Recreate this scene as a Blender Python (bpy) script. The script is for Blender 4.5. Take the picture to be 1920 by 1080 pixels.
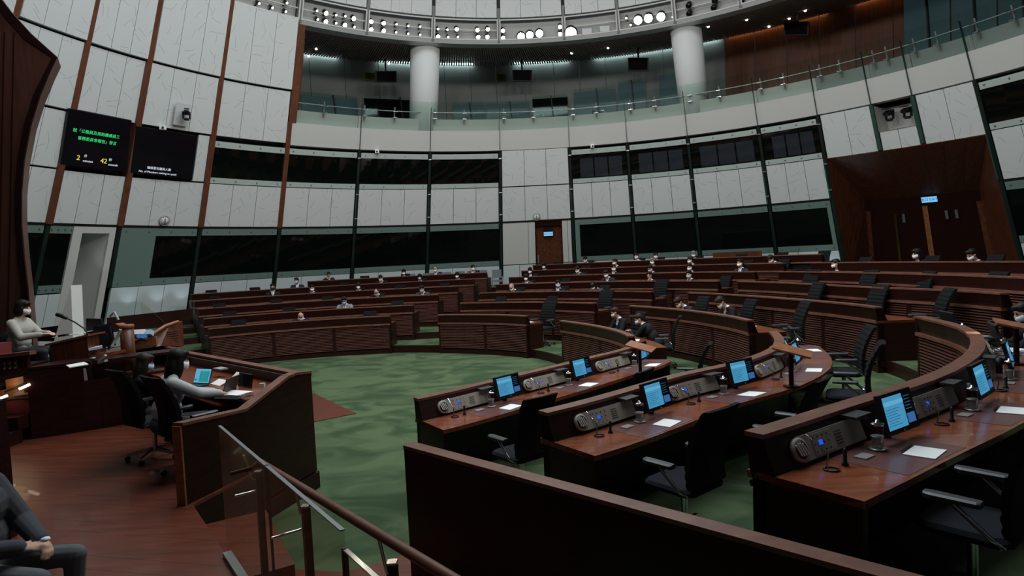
import bpy, bmesh, math, random
import numpy as np
from mathutils import Vector, Matrix
random.seed(7)
SC = bpy.context.scene
COL = SC.collection
for _o in list(bpy.data.objects): bpy.data.objects.remove(_o)
PI = math.pi
def rad(a): return a*PI/180.0

# ---------------------------------------------------------------- camera
CAM_H, FPX, PITCH, ROLL = 2.8, 1180.0, -0.0467, -0.0496
_cp, _sp, _cr, _sr = math.cos(PITCH), math.sin(PITCH), math.cos(ROLL), math.sin(ROLL)
FW = Vector((0, _cp, _sp)); _up0 = Vector((0, -_sp, _cp)); _rt0 = Vector((1, 0, 0))
RT = _cr*_rt0 + _sr*_up0; UP = -_sr*_rt0 + _cr*_up0
CAMP = Vector((0, 0, CAM_H))
cd = bpy.data.cameras.new('camera'); cam = bpy.data.objects.new('camera', cd); COL.objects.link(cam)
cd.sensor_width = 36.0; cd.lens = FPX/1920*36.0; cd.clip_start = 0.05; cd.clip_end = 200
M4 = Matrix.Identity(4)
for i in range(3): M4[i][0] = RT[i]; M4[i][1] = UP[i]; M4[i][2] = -FW[i]; M4[i][3] = CAMP[i]
cam.matrix_world = M4
SC.camera = cam

# ---------------------------------------------------------------- world, big lights, exposure
w = bpy.data.worlds.new('world'); SC.world = w; w.use_nodes = True
w.node_tree.nodes['Background'].inputs[0].default_value = (0.75, 0.85, 1.0, 1)
w.node_tree.nodes['Background'].inputs[1].default_value = 0.03
def area_light(name, loc, target, size, power, color, shape='DISK', size_y=None, spread=PI):
    l = bpy.data.lights.new(name, 'AREA'); l.shape = shape; l.size = size
    if size_y: l.size_y = size_y
    l.energy = power; l.color = color; l.spread = spread
    o = bpy.data.objects.new(name, l); COL.objects.link(o); o.location = loc
    o.rotation_euler = (Vector(target)-Vector(loc)).to_track_quat('-Z', 'Y').to_euler()
    return o
area_light('overhead_fill', (0.0, 13.5, 16.6), (0.0, 13.5, 0), 14.0, 2900, (0.86, 0.95, 1.0))  # added unseen overhead fill that carries the room's ambient light
# the part of the lamp ring that runs on above and behind the camera
for _a in (188, 214, 240, 266, 292, 318, 344):
    _t = rad(_a); _c = Vector((1.44+12.6*math.cos(_t), 14.82+12.6*math.sin(_t), 12.6))
    _o = area_light('ring_lamp', _c, (1.44-13.5*math.cos(_t), 14.82-13.5*math.sin(_t), 7.5), 1.6, 205, (1.0, 0.965, 0.91), spread=rad(125))
SC.view_settings.view_transform = 'Standard'; SC.view_settings.look = 'None'
SC.view_settings.exposure = 0.0; SC.view_settings.gamma = 1.0
SC.view_settings.use_curve_mapping = False

# ---------------------------------------------------------------- pixel helpers (photograph frame 1920 x 1080)
def ray(u, v): return FW + RT*((u-960)/FPX) + UP*((540-v)/FPX)
def at(u, v, z):
    r = ray(u, v); return CAMP + r*((z-CAM_H)/r.z)
def atY(u, v, y):
    r = ray(u, v); return CAMP + r*(y/r.y)
# the conical wall of the chamber
RA, AX, AY, ZA, SL = 17.0, 0.0849*17, 0.8718*17, 2.8+0.1075*17, -0.4212
def crad(z, off=0.0): return RA + SL*(z-ZA) + off
def cpt(th, z, off=0.0):
    r = crad(z, off); t = rad(th); return Vector((AX+r*math.cos(t), AY+r*math.sin(t), z))
def wp(u, v, off=0.0):
    r = ray(u, v); t = 20.0
    for i in range(150):
        p = CAMP + r*t
        t += (crad(p.z, off) - math.hypot(p.x-AX, p.y-AY))*0.5
    p = CAMP + r*t
    return math.degrees(math.atan2(p.y-AY, p.x-AX)), p.z

# ---------------------------------------------------------------- materials
MATS = {}
def mat(name, col, rough=0.5, metal=0.0, spec=0.5, emit=None, estr=0.0, trans=0.0, ior=1.45, alpha=1.0, coat=0.0):
    m = bpy.data.materials.new(name); m.use_nodes = True
    b = m.node_tree.nodes['Principled BSDF']
    b.inputs['Base Color'].default_value = (*col, 1); b.inputs['Roughness'].default_value = rough
    b.inputs['Metallic'].default_value = metal; b.inputs['Specular IOR Level'].default_value = spec
    b.inputs['IOR'].default_value = ior; b.inputs['Transmission Weight'].default_value = trans
    b.inputs['Alpha'].default_value = alpha; b.inputs['Coat Weight'].default_value = coat
    if emit: b.inputs['Emission Color'].default_value = (*emit, 1); b.inputs['Emission Strength'].default_value = estr
    MATS[name] = m; return m
def N(m, t, **kw):
    n = m.node_tree.nodes.new(t)
    for k, v in kw.items():
        if hasattr(n, k): setattr(n, k, v)
    return n
def L(m, a, b): m.node_tree.links.new(a, b)
def wood(name, c1, c2, rough=0.35, scale=(1.2, 1.2, 14.0), coat=0.0, bump=0.02, coord='Object', spec=0.5, rotz=0.0):
    m = mat(name, c1, rough, coat=coat, spec=spec); b = m.node_tree.nodes['Principled BSDF']
    tc = N(m, 'ShaderNodeTexCoord'); mp = N(m, 'ShaderNodeMapping'); mp.inputs['Scale'].default_value = scale; mp.inputs['Rotation'].default_value = (0, 0, rotz)
    n1 = N(m, 'ShaderNodeTexNoise'); n1.inputs['Scale'].default_value = 3.0; n1.inputs['Detail'].default_value = 5.0
    n1.inputs['Distortion'].default_value = 0.6
    r = N(m, 'ShaderNodeValToRGB'); r.color_ramp.elements[0].position = 0.3; r.color_ramp.elements[1].position = 0.72
    r.color_ramp.elements[0].color = (*c2, 1); r.color_ramp.elements[1].color = (*c1, 1)
    L(m, tc.outputs[coord], mp.inputs['Vector']); L(m, mp.outputs[0], n1.inputs['Vector'])
    L(m, n1.outputs[0], r.inputs[0]); L(m, r.outputs[0], b.inputs['Base Color'])
    bp = N(m, 'ShaderNodeBump'); bp.inputs['Strength'].default_value = 0.15; bp.inputs['Distance'].default_value = bump
    L(m, n1.outputs[0], bp.inputs['Height']); L(m, bp.outputs[0], b.inputs['Normal'])
    return m
def glassmat(name, tint, refl_rough=0.02, ior=1.3):
    m = bpy.data.materials.new(name); m.use_nodes = True; nt = m.node_tree
    nt.nodes.remove(nt.nodes['Principled BSDF']); out = nt.nodes['Material Output']
    t = N(m, 'ShaderNodeBsdfTransparent'); t.inputs[0].default_value = (*tint, 1)
    g = N(m, 'ShaderNodeBsdfGlossy'); g.inputs['Roughness'].default_value = refl_rough; g.inputs[0].default_value = (0.9, 0.97, 0.95, 1)
    f = N(m, 'ShaderNodeFresnel'); f.inputs[0].default_value = ior
    gm = N(m, 'ShaderNodeNewGeometry'); inv = N(m, 'ShaderNodeMath', operation='SUBTRACT'); inv.inputs[0].default_value = 1.0; L(m, gm.outputs['Backfacing'], inv.inputs[1])
    ml = N(m, 'ShaderNodeMath', operation='MULTIPLY'); L(m, f.outputs[0], ml.inputs[0]); L(m, inv.outputs[0], ml.inputs[1])
    mx = N(m, 'ShaderNodeMixShader'); L(m, ml.outputs[0], mx.inputs[0]); L(m, t.outputs[0], mx.inputs[1]); L(m, g.outputs[0], mx.inputs[2])
    L(m, mx.outputs[0], out.inputs[0]); MATS[name] = m; return m

def white_panel(name, col, line):
    """acoustic board: fine short engraved strokes thrown in all directions, one per Voronoi cell (uv in metres)"""
    m = mat(name, col, 0.75, spec=0.25); b = m.node_tree.nodes['Principled BSDF']
    tc = N(m, 'ShaderNodeTexCoord')
    masks = []
    for k, (sc, ln, wd) in enumerate(((1.55, 0.40, 0.013), (1.25, 0.42, 0.011))):
        mp = N(m, 'ShaderNodeMapping'); mp.inputs['Location'].default_value = (3.7*k, 1.9*k, 0); mp.inputs['Scale'].default_value = (sc, sc, sc)
        v = N(m, 'ShaderNodeTexVoronoi'); v.voronoi_dimensions = '2D'; v.inputs['Scale'].default_value = 1.0
        L(m, tc.outputs['UV'], mp.inputs[0]); L(m, mp.outputs[0], v.inputs['Vector'])
        s = N(m, 'ShaderNodeVectorMath', operation='SUBTRACT'); L(m, mp.outputs[0], s.inputs[0]); L(m, v.outputs['Position'], s.inputs[1])
        sp = N(m, 'ShaderNodeSeparateColor'); L(m, v.outputs['Color'], sp.inputs[0])
        a = N(m, 'ShaderNodeMath', operation='MULTIPLY'); a.inputs[1].default_value = 6.283; L(m, sp.outputs[0], a.inputs[0])
        vr = N(m, 'ShaderNodeVectorRotate'); vr.rotation_type = 'Z_AXIS'; L(m, s.outputs[0], vr.inputs['Vector']); L(m, a.outputs[0], vr.inputs['Angle'])
        sx = N(m, 'ShaderNodeSeparateXYZ'); L(m, vr.outputs[0], sx.inputs[0])
        # slight bow of the stroke
        sq = N(m, 'ShaderNodeMath', operation='MULTIPLY'); L(m, sx.outputs[0], sq.inputs[0]); L(m, sx.outputs[0], sq.inputs[1])
        bw = N(m, 'ShaderNodeMath', operation='MULTIPLY_ADD'); bw.inputs[1].default_value = 0.35; L(m, sq.outputs[0], bw.inputs[0]); L(m, sx.outputs[1], bw.inputs[2])
        ay = N(m, 'ShaderNodeMath', operation='ABSOLUTE'); L(m, bw.outputs[0], ay.inputs[0])
        ax = N(m, 'ShaderNodeMath', operation='ABSOLUTE'); L(m, sx.outputs[0], ax.inputs[0])
        l1 = N(m, 'ShaderNodeMath', operation='LESS_THAN'); l1.inputs[1].default_value = wd; L(m, ay.outputs[0], l1.inputs[0])
        l2 = N(m, 'ShaderNodeMath', operation='LESS_THAN'); l2.inputs[1].default_value = ln*0.62; L(m, ax.outputs[0], l2.inputs[0])
        mm = N(m, 'ShaderNodeMath', operation='MULTIPLY'); L(m, l1.outputs[0], mm.inputs[0]); L(m, l2.outputs[0], mm.inputs[1])
        masks.append(mm)
    mxm = N(m, 'ShaderNodeMath', operation='MAXIMUM'); L(m, masks[0].outputs[0], mxm.inputs[0]); L(m, masks[1].outputs[0], mxm.inputs[1])
    mix = N(m, 'ShaderNodeMix', data_type='RGBA'); mix.inputs[6].default_value = (*col, 1); mix.inputs[7].default_value = (*line, 1)
    L(m, mxm.outputs[0], mix.inputs[0]); L(m, mix.outputs[2], b.inputs['Base Color'])
    return m

wood('mahogany', (0.026, 0.0066, 0.0046), (0.012, 0.0032, 0.0026), 0.38, bump=0.004, spec=0.3)
wood('mahogany_cap', (0.185, 0.076, 0.048), (0.115, 0.044, 0.028), 0.4, scale=(2, 2, 2), bump=0.004)
wood('mahogany_top', (0.27, 0.080, 0.036), (0.15, 0.040, 0.019), 0.18, scale=(0.5, 7.0, 1.5), rotz=-0.6, coat=0.15, bump=0.002)
wood('mahogany_slat', (0.15, 0.064, 0.050), (0.10, 0.040, 0.031), 0.22, scale=(1, 1, 10), spec=0.8, bump=0.002)
wood('wood_floor', (0.150, 0.038, 0.018), (0.08, 0.019, 0.010), 0.32, scale=(0.5, 5, 1), coat=0.1, bump=0.003)
wood('wood_rib', (0.155, 0.052, 0.026), (0.095, 0.030, 0.015), 0.45, scale=(2, 2, 0.4))
wood('wood_backdrop', (0.115, 0.046, 0.030), (0.075, 0.028, 0.019), 0.4, scale=(6, 6, 0.35), bump=0.003)
wood('wood_portal', (0.14, 0.042, 0.018), (0.055, 0.015, 0.008), 0.4, scale=(5, 5, 0.3), bump=0.003)
wood('wood_gallery', (0.16, 0.055, 0.024), (0.09, 0.03, 0.014), 0.5, scale=(4, 4, 0.3))
wood('wood_light', (0.34, 0.135, 0.06), (0.20, 0.07, 0.03), 0.35, scale=(2, 2, 6))
white_panel('white_panel', (0.63, 0.65, 0.645), (0.43, 0.445, 0.44))
mat('white_plain', (0.58, 0.575, 0.55), 0.7, spec=0.25)
mat('white_base', (0.62, 0.67, 0.68), 0.35, spec=0.4)
mat('frame_green', (0.155, 0.225, 0.20), 0.2, spec=0.5)
mat('frame_pale', (0.45, 0.52, 0.485), 0.3, spec=0.5)
mat('pane_dark', (0.003, 0.0045, 0.004), 0.04, spec=0.3)
mat('pane_blue', (0.022, 0.030, 0.038), 0.08, spec=0.5)
mat('room_dark', (0.012, 0.014, 0.014), 0.8)
mat('fin_dark', (0.012, 0.022, 0.019), 0.2)
mat('fin_green', (0.035, 0.075, 0.06), 0.15)
mat('black', (0.008, 0.008, 0.009), 0.45)
mat('black_gloss', (0.006, 0.006, 0.008), 0.12)
mat('black_fabric', (0.007, 0.0072, 0.008), 0.85, spec=0.15)
mat('arm_grey', (0.038, 0.040, 0.043), 0.42)
mat('seat_fabric', (0.013, 0.015, 0.020), 0.9, spec=0.15)
mat('water_frost', (0.45, 0.45, 0.43), 0.3, alpha=0.45)
mat('chrome', (0.62, 0.63, 0.65), 0.14, metal=1.0)
mat('steel', (0.42, 0.43, 0.42), 0.35, metal=0.6)
mat('steel_dark', (0.24, 0.25, 0.25), 0.4, metal=0.6)
mat('brass', (0.55, 0.34, 0.12), 0.3, metal=1.0)
mat('beige_plastic', (0.36, 0.335, 0.285), 0.45)
mat('paper', (0.86, 0.86, 0.84), 0.7)
mat('paper_grey', (0.55, 0.56, 0.57), 0.7)
mat('leather', (0.135, 0.058, 0.052), 0.3, coat=0.15)
mat('red_fabric', (0.16, 0.018, 0.02), 0.8)
mat('grey_fabric', (0.16, 0.17, 0.20), 0.9, spec=0.15)
mat('grey_plastic', (0.32, 0.33, 0.34), 0.5)
mat('ceiling_slat', (0.26, 0.215, 0.19), 0.6)
mat('band_steel', (0.62, 0.61, 0.58), 0.3, metal=0.3)
mat('band_mesh', (0.34, 0.34, 0.33), 0.4, metal=0.3)
mat('ceiling_dark', (0.07, 0.06, 0.055), 0.8)
mat('gallery_wall', (0.22, 0.24, 0.235), 0.55)
mat('column_white', (0.66, 0.68, 0.675), 0.6, spec=0.3)
mat('light_metal', (0.50, 0.51, 0.51), 0.4, metal=0.6)
mat('light_back', (0.42, 0.42, 0.41), 0.6)
mat('lamp_warm', (1, 1, 1), emit=(1.0, 0.86, 0.66), estr=55)
mat('lamp_white', (1, 1, 1), emit=(0.95, 0.97, 1.0), estr=90)
mat('lamp_dim', (1, 1, 1), emit=(1.0, 0.9, 0.78), estr=5)
mat('cove_cyan', (1, 1, 1), emit=(0.70, 0.92, 0.90), estr=14)
mat('cove_amber', (1, 1, 1), emit=(1.0, 0.52, 0.20), estr=6)
mat('scr_black', (0.004, 0.004, 0.007), 0.15)
mat('scr_cyan', (0, 0, 0), 0.3, emit=(0.075, 0.36, 0.62), estr=0.75)
mat('scr_cyan_light', (0, 0, 0), 0.3, emit=(0.13, 0.44, 0.66), estr=0.85)
mat('scr_blue', (0, 0, 0), 0.3, emit=(0.05, 0.17, 0.45), estr=0.7)
mat('scr_white', (0, 0, 0), 0.3, emit=(0.75, 0.85, 1.0), estr=0.9)
mat('scr_teal', (0, 0, 0), 0.3, emit=(0.02, 0.30, 0.27), estr=0.8)
mat('scr_line', (0, 0, 0), 0.3, emit=(0.03, 0.17, 0.34), estr=0.6)
mat('led_blue', (0, 0, 0), 0.3, emit=(0.02, 0.12, 1.0), estr=0.8)
mat('txt_green', (0, 0, 0), 0.4, emit=(0.05, 0.80, 0.22), estr=0.9)
mat('txt_yellow', (0, 0, 0), 0.4, emit=(0.95, 0.75, 0.10), estr=0.9)
mat('txt_white', (0, 0, 0), 0.4, emit=(0.75, 0.85, 1.0), estr=0.85)
mat('exit_blue', (0, 0, 0), 0.4, emit=(0.22, 0.58, 0.98), estr=0.95)
mat('exit_text', (0, 0, 0), 0.4, emit=(0.01, 0.05, 0.2), estr=0.5)
mat('sign_yellow', (0.16, 0.16, 0.02), 0.5)
mat('step_glow', (1, 1, 1), emit=(1.0, 0.85, 0.6), estr=6)
mat('gallery_pane', (0.008, 0.010, 0.011), 0.05, spec=0.5)
mat('blue_pane_glow', (0.035, 0.06, 0.075), 0.4, emit=(0.05, 0.085, 0.105), estr=0.22)  # faint emission puts the bluish light seen in the gallery glass into the pane
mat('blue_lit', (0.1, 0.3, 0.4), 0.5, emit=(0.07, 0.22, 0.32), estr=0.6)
mat('clock_face', (0.72, 0.72, 0.70), 0.4)
mat('skin', (0.52, 0.30, 0.215), 0.55, spec=0.3)
mat('skin_pale', (0.60, 0.37, 0.28), 0.55, spec=0.3)
mat('hair_black', (0.008, 0.0065, 0.006), 0.5, spec=0.25)
mat('hair_brown', (0.020, 0.011, 0.008), 0.5, spec=0.25)
mat('hair_grey', (0.22, 0.21, 0.20), 0.6)
mat('mask_white', (0.82, 0.83, 0.82), 0.7)
mat('mask_blue', (0.40, 0.58, 0.70), 0.7)
mat('mask_black', (0.02, 0.02, 0.022), 0.7)
mat('suit_black', (0.012, 0.012, 0.014), 0.8, spec=0.2)
mat('suit_navy', (0.018, 0.024, 0.042), 0.8, spec=0.2)
mat('suit_grey', (0.06, 0.062, 0.070), 0.85, spec=0.2)
mat('suit_light', (0.22, 0.24, 0.29), 0.85, spec=0.2)
mat('jacket_cream', (0.42, 0.40, 0.355), 0.85, spec=0.2)
mat('blouse_grey', (0.45, 0.46, 0.465), 0.85, spec=0.2)
mat('trouser_grey', (0.115, 0.122, 0.132), 0.9, spec=0.15)
mat('shirt_white', (0.75, 0.77, 0.80), 0.7)
mat('tie_blue', (0.03, 0.06, 0.18), 0.6)
mat('eye_dark', (0.01, 0.008, 0.007), 0.3)
glassmat('glass_clear', (0.90, 0.95, 0.93), ior=1.16)
glassmat('glass_tint', (0.90, 0.88, 0.83), ior=1.13)
glassmat('glass_cup', (0.74, 0.77, 0.77), 0.03, ior=1.5)
glassmat('glass_frost', (0.62, 0.63, 0.62), 0.2, ior=1.4)
mat('glass_edge', (0.02, 0.045, 0.037), 0.3)

def carpet(name, c1, c2):
    m = mat(name, c1, 0.95, spec=0.05); b = m.node_tree.nodes['Principled BSDF']
    tc = N(m, 'ShaderNodeTexCoord'); mp = N(m, 'ShaderNodeMapping'); mp.inputs['Scale'].default_value = (0.55, 0.8, 1)
    mp.inputs['Rotation'].default_value = (0, 0, 0.5)
    n = N(m, 'ShaderNodeTexNoise'); n.inputs['Scale'].default_value = 1.5; n.inputs['Detail'].default_value = 3.0; n.inputs['Distortion'].default_value = 1.2
    r = N(m, 'ShaderNodeValToRGB'); r.color_ramp.elements[0].position = 0.40; r.color_ramp.elements[1].position = 0.60
    r.color_ramp.elements[0].color = (*c2, 1); r.color_ramp.elements[1].color = (*c1, 1)
    f = N(m, 'ShaderNodeTexNoise'); f.inputs['Scale'].default_value = 160.0
    bp = N(m, 'ShaderNodeBump'); bp.inputs['Strength'].default_value = 0.4; bp.inputs['Distance'].default_value = 0.01
    L(m, tc.outputs['Object'], mp.inputs[0]); L(m, mp.outputs[0], n.inputs[0]); L(m, n.outputs[0], r.inputs[0]); L(m, r.outputs[0], b.inputs['Base Color'])
    L(m, tc.outputs['Object'], f.inputs[0]); L(m, f.outputs[0], bp.inputs['Height']); L(m, bp.outputs[0], b.inputs['Normal'])
    return m
carpet('carpet_green', (0.088, 0.126, 0.066), (0.044, 0.072, 0.037))

# ---------------------------------------------------------------- mesh helpers
class MB:
    """collects geometry for one mesh object"""
    def __init__(s): s.v = []; s.f = []; s.uv = []; s.mi = []; s.sm = []
    def add(s, vs, fs, uvs=None, mi=0, smooth=False):
        o = len(s.v); s.v += [Vector(p) for p in vs]
        for k, f in enumerate(fs):
            s.f.append([i+o for i in f]); s.mi.append(mi); s.sm.append(smooth)
            s.uv.append([uvs[i] for i in f] if uvs else None)
        return s
    def box(s, c, size, rot=None, mi=0):
        hx, hy, hz = size[0]/2, size[1]/2, size[2]/2; c = Vector(c)
        vs = [Vector((x, y, z)) for x in (-hx, hx) for y in (-hy, hy) for z in (-hz, hz)]
        if rot is not None: vs = [rot @ p for p in vs]
        return s.add([p+c for p in vs], [(0,1,3,2),(4,6,7,5),(0,4,5,1),(2,3,7,6),(0,2,6,4),(1,5,7,3)], mi=mi)
    def bar(s, a, b, w, h, up=(0,0,1), mi=0):
        a = Vector(a); b = Vector(b); d = (b-a).normalized(); x = d.cross(Vector(up))
        x = x.normalized() if x.length > 1e-6 else Vector((1,0,0)); u = x.cross(d)
        vs = [p + x*(i*w/2) + u*(j*h/2) for p in (a, b) for i, j in ((-1,-1),(1,-1),(1,1),(-1,1))]
        return s.add(vs, [(3,2,1,0),(4,5,6,7),(0,1,5,4),(1,2,6,5),(2,3,7,6),(3,0,4,7)], mi=mi)
    def tube(s, pts, r, n=8, mi=0, cap=True):
        pts = [Vector(p) for p in pts]; rr = r if isinstance(r, (list, tuple)) else [r]*len(pts)
        rings = []; prev = None
        for i, p in enumerate(pts):
            d = (pts[min(i+1, len(pts)-1)] - pts[max(i-1, 0)]).normalized()
            ref = prev if prev is not None else (Vector((0,0,1)) if abs(d.z) < 0.9 else Vector((1,0,0)))
            x = (ref - d*ref.dot(d)).normalized(); y = d.cross(x); prev = x
            rings.append([p + x*(rr[i]*math.cos(2*PI*k/n)) + y*(rr[i]*math.sin(2*PI*k/n)) for k in range(n)])
        vs = [p for rg in rings for p in rg]
        fs = [(i*n+k, i*n+(k+1)%n, (i+1)*n+(k+1)%n, (i+1)*n+k) for i in range(len(pts)-1) for k in range(n)]
        s.add(vs, fs, mi=mi, smooth=True)
        if cap: s.add(rings[0], [tuple(range(n-1, -1, -1))], mi=mi); s.add(rings[-1], [tuple(range(n))], mi=mi)
        return s
    def lathe(s, prof, c, n=16, axis=None, mi=0, cap=True):
        c = Vector(c); vs = []; rings = len(prof)
        q = Vector((0,0,1)).rotation_difference(Vector(axis)) if axis is not None else None
        for r, z in prof:
            for k in range(n):
                p = Vector((r*math.cos(2*PI*k/n), r*math.sin(2*PI*k/n), z))
                vs.append((q @ p if q else p) + c)
        fs = [(i*n+k, i*n+(k+1)%n, (i+1)*n+(k+1)%n, (i+1)*n+k) for i in range(rings-1) for k in range(n)]
        if cap: fs += [tuple(range(n-1, -1, -1)), tuple((rings-1)*n+k for k in range(n))]
        return s.add(vs, fs, mi=mi, smooth=True)
    def prism(s, poly, vec, mi=0):
        """closed polygon (list of points) extruded along vec"""
        poly = [Vector(p) for p in poly]; vec = Vector(vec); n = len(poly)
        vs = poly + [p+vec for p in poly]
        fs = [tuple(range(n-1, -1, -1)), tuple(range(n, 2*n))] + [(i, (i+1)%n, n+(i+1)%n, n+i) for i in range(n)]
        return s.add(vs, fs, mi=mi)
    def sweep(s, sections, mi=0, cap=True, smooth=False, closed=True):
        """list of equal-length closed sections"""
        n = len(sections[0]); vs = [p for sec in sections for p in sec]
        rng = range(n) if closed else range(n-1)
        fs = [(i*n+k, i*n+(k+1)%n, (i+1)*n+(k+1)%n, (i+1)*n+k) for i in range(len(sections)-1) for k in rng]
        s.add(vs, fs, mi=mi, smooth=smooth)
        if cap: s.add(sections[0], [tuple(range(n-1, -1, -1))], mi=mi); s.add(sections[-1], [tuple(range(n))], mi=mi)
        return s
    def mesh(s, name, off=(0,0,0), mats=()):
        o = Vector(off); me = bpy.data.meshes.new(name)
        me.from_pydata([tuple(p-o) for p in s.v], [], s.f)
        for m in mats: me.materials.append(MATS[m] if isinstance(m, str) else m)
        for p, mi, sm in zip(me.polygons, s.mi, s.sm): p.material_index = mi; p.use_smooth = sm
        if any(u for u in s.uv):
            ul = me.uv_layers.new(name='uv')
            for p, u in zip(me.polygons, s.uv):
                if u:
                    for li, q in zip(p.loop_indices, u): ul.data[li].uv = q
        bm = bmesh.new(); bm.from_mesh(me); bmesh.ops.recalc_face_normals(bm, faces=bm.faces); bm.to_mesh(me); bm.free()
        return me
    def build(s, name, m, parent=None, kind=None):
        off = base_of(parent) if parent else Vector((0,0,0))
        mats = m if isinstance(m, (list, tuple)) else [m]
        loc = Vector((0,0,0))
        if not parent and s.v:      # origin of a one-mesh thing at its base
            xs = [p.x for p in s.v]; ys = [p.y for p in s.v]; zs = [p.z for p in s.v]
            loc = Vector(((min(xs)+max(xs))/2, (min(ys)+max(ys))/2, min(zs)))
        o = bpy.data.objects.new(name, s.mesh(name, off+loc, mats)); COL.objects.link(o)
        o.location = loc
        if parent: o.parent = parent
        if kind: o['kind'] = kind
        return o
def base_of(o):
    p = Vector((0,0,0))
    while o: p += o.location; o = o.parent
    return p
def empty(name, loc, label=None, cat=None, group=None, kind=None):
    o = bpy.data.objects.new(name, None); COL.objects.link(o); o.location = loc
    o.empty_display_size = 0.1
    return tag(o, label, cat, group, kind)
def tag(o, label=None, cat=None, group=None, kind=None):
    if label: o['label'] = label
    if cat: o['category'] = cat
    if group: o['group'] = group
    if kind: o['kind'] = kind
    return o
def inst(name, me, parent=None, loc=(0,0,0), rot=(0,0,0), mats=None):
    o = bpy.data.objects.new(name, me); COL.objects.link(o); o.location = loc; o.rotation_euler = rot
    if parent: o.parent = parent
    if mats:
        for i, m in enumerate(mats):
            o.material_slots[i].link = 'OBJECT'; o.material_slots[i].material = MATS[m]
    return o
def copy_tree(o, parent=None):
    c = o.copy(); COL.objects.link(c); c.parent = parent
    for ch in list(o.children): copy_tree(ch, c)
    return c

def text_mesh(txt, size, name='lettering'):
    cu = bpy.data.curves.new(name, 'FONT'); cu.body = txt; cu.size = size; cu.align_x = 'CENTER'; cu.align_y = 'CENTER'; cu.extrude = 0.002
    cu.resolution_u = 3
    o = bpy.data.objects.new(name, cu); COL.objects.link(o)
    bpy.context.view_layer.update()
    me = bpy.data.meshes.new_from_object(o.evaluated_get(bpy.context.evaluated_depsgraph_get()))
    bpy.data.objects.remove(o); bpy.data.curves.remove(cu)
    return me
def text_on(txt, size, pos, xdir, ydir, m, parent, name='lettering'):
    me = text_mesh(txt, size, name); me.materials.clear(); me.materials.append(MATS[m])
    x = Vector(xdir).normalized(); y = Vector(ydir); y = (y - x*y.dot(x)).normalized(); z = x.cross(y)
    R = Matrix((x, y, z)).transposed()
    for v in me.vertices: v.co = R @ v.co
    o = bpy.data.objects.new(name, me); COL.objects.link(o)
    o.parent = parent; o.location = Vector(pos) - base_of(parent)
    return o

# conical plate between two azimuths and heights; off<0 is towards the room
def cplate(mb, t0, t1, z0, z1, off=0.0, thick=0.08, n=None, mi=0, z0b=None, z1b=None):
    n = n or max(1, int(abs(t1-t0)/2.0+0.5))
    fr = []; bk = []; uv = []
    for i in range(n+1):
        t = t0+(t1-t0)*i/n
        for z in (z0, z1):
            fr.append(cpt(t, z, off)); bk.append(cpt(t, z, off+thick)); uv.append((rad(t)*16.0, z*1.08))
    fs = [(2*i, 2*i+1, 2*i+3, 2*i+2) for i in range(n)]
    mb.add(fr, fs, uv, mi=mi)
    mb.add(bk, fs, uv, mi=mi)
    for e in (0, 2*n):
        mb.add([fr[e], fr[e+1], bk[e+1], bk[e]], [(0,1,2,3)], [uv[e]]*4, mi=mi)
    for k in (0, 1):
        row = [fr[2*i+k] for i in range(n+1)] + [bk[2*i+k] for i in range(n+1)]
        mb.add(row, [(i, i+1, n+2+i, n+1+i) for i in range(n)], [(0,0)]*len(row), mi=mi)
    return mb
# ================================================================ THE CONICAL WALL
RIB = {-4: 178.5, -3: 170.2, -2: 161.6, -1: 153.55, 0: 143.31, 1: 132.09, 2: 120.48, 3: 108.48, 4: 96.23, 5: 84.02, 6: 74.03, 7: 63.96,
       8: 52.81, 9: 44.04, 10: 36.71, 11: 31.44, 12: 24.04, 13: 14.0, 14: 4.0}
ZB, ZC, ZD, ZE, ZG, ZL0, ZL1, ZT = 2.47, 6.32, 7.98, 8.85, 9.98, 12.48, 13.28, 17.0
ZBASE = 0.2
wall_left = empty('wall_left', cpt(150, 0), kind='structure')
wall_back = empty('wall_back', cpt(90, 0), kind='structure')
wall_right = empty('wall_right', cpt(30, 0), kind='structure')
def wall_of(i): return wall_left if i < 1 else (wall_back if i < 9 else wall_right)
GAPT = 0.35    # half width of a rib slot in degrees
def strips(i, z0, z1, m='white_panel', off=0.0, n=3, thick=0.10, t0=None, t1=None, gap=0.07):
    a = RIB[i]-GAPT if t0 is None else t0; b = RIB[i+1]+GAPT if t1 is None else t1
    for k in range(n):
        s0 = a+(b-a)*k/n; s1 = a+(b-a)*(k+1)/n
        mb = MB(); cplate(mb, s0-(gap/2 if k else 0), s1+(gap/2 if k < n-1 else 0), z0, z1, off, thick, n=2)
        mb.build('panel', m, wall_of(i))
# dark backing shell behind every joint
for wl, (ta, tb) in ((wall_left, (178.5, 158.9)), (wall_left, (153.9, 132.09)), (wall_back, (132.09, 44.04))):
    mb = MB()
    cplate(mb, ta, tb, ZBASE, ZD, 0.42, 0.05, n=24)
    mb.build('backing', 'fin_dark', wl)
mb = MB(); cplate(mb, 158.9, 153.9, ZA, ZD, 0.42, 0.05, n=4); mb.build('backing', 'fin_dark', wall_left)
mb = MB(); cplate(mb, 44.04, 24.04, 6.25, ZD, 1.3, 0.05, n=8); cplate(mb, 24.04, 4, ZBASE, ZD, 0.42, 0.05, n=8); mb.build('backing', 'fin_dark', wall_right)
mb = MB(); cplate(mb, 178.5, 132.09, ZD, ZT, 0.42, 0.05, n=20); mb.build('backing', 'fin_dark', wall_left)
# middle belt of engraved white boards
for i in range(-4, 14):
    if 9 <= i <= 11: continue
    strips(i, ZA+0.05, ZC-0.03)
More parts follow.
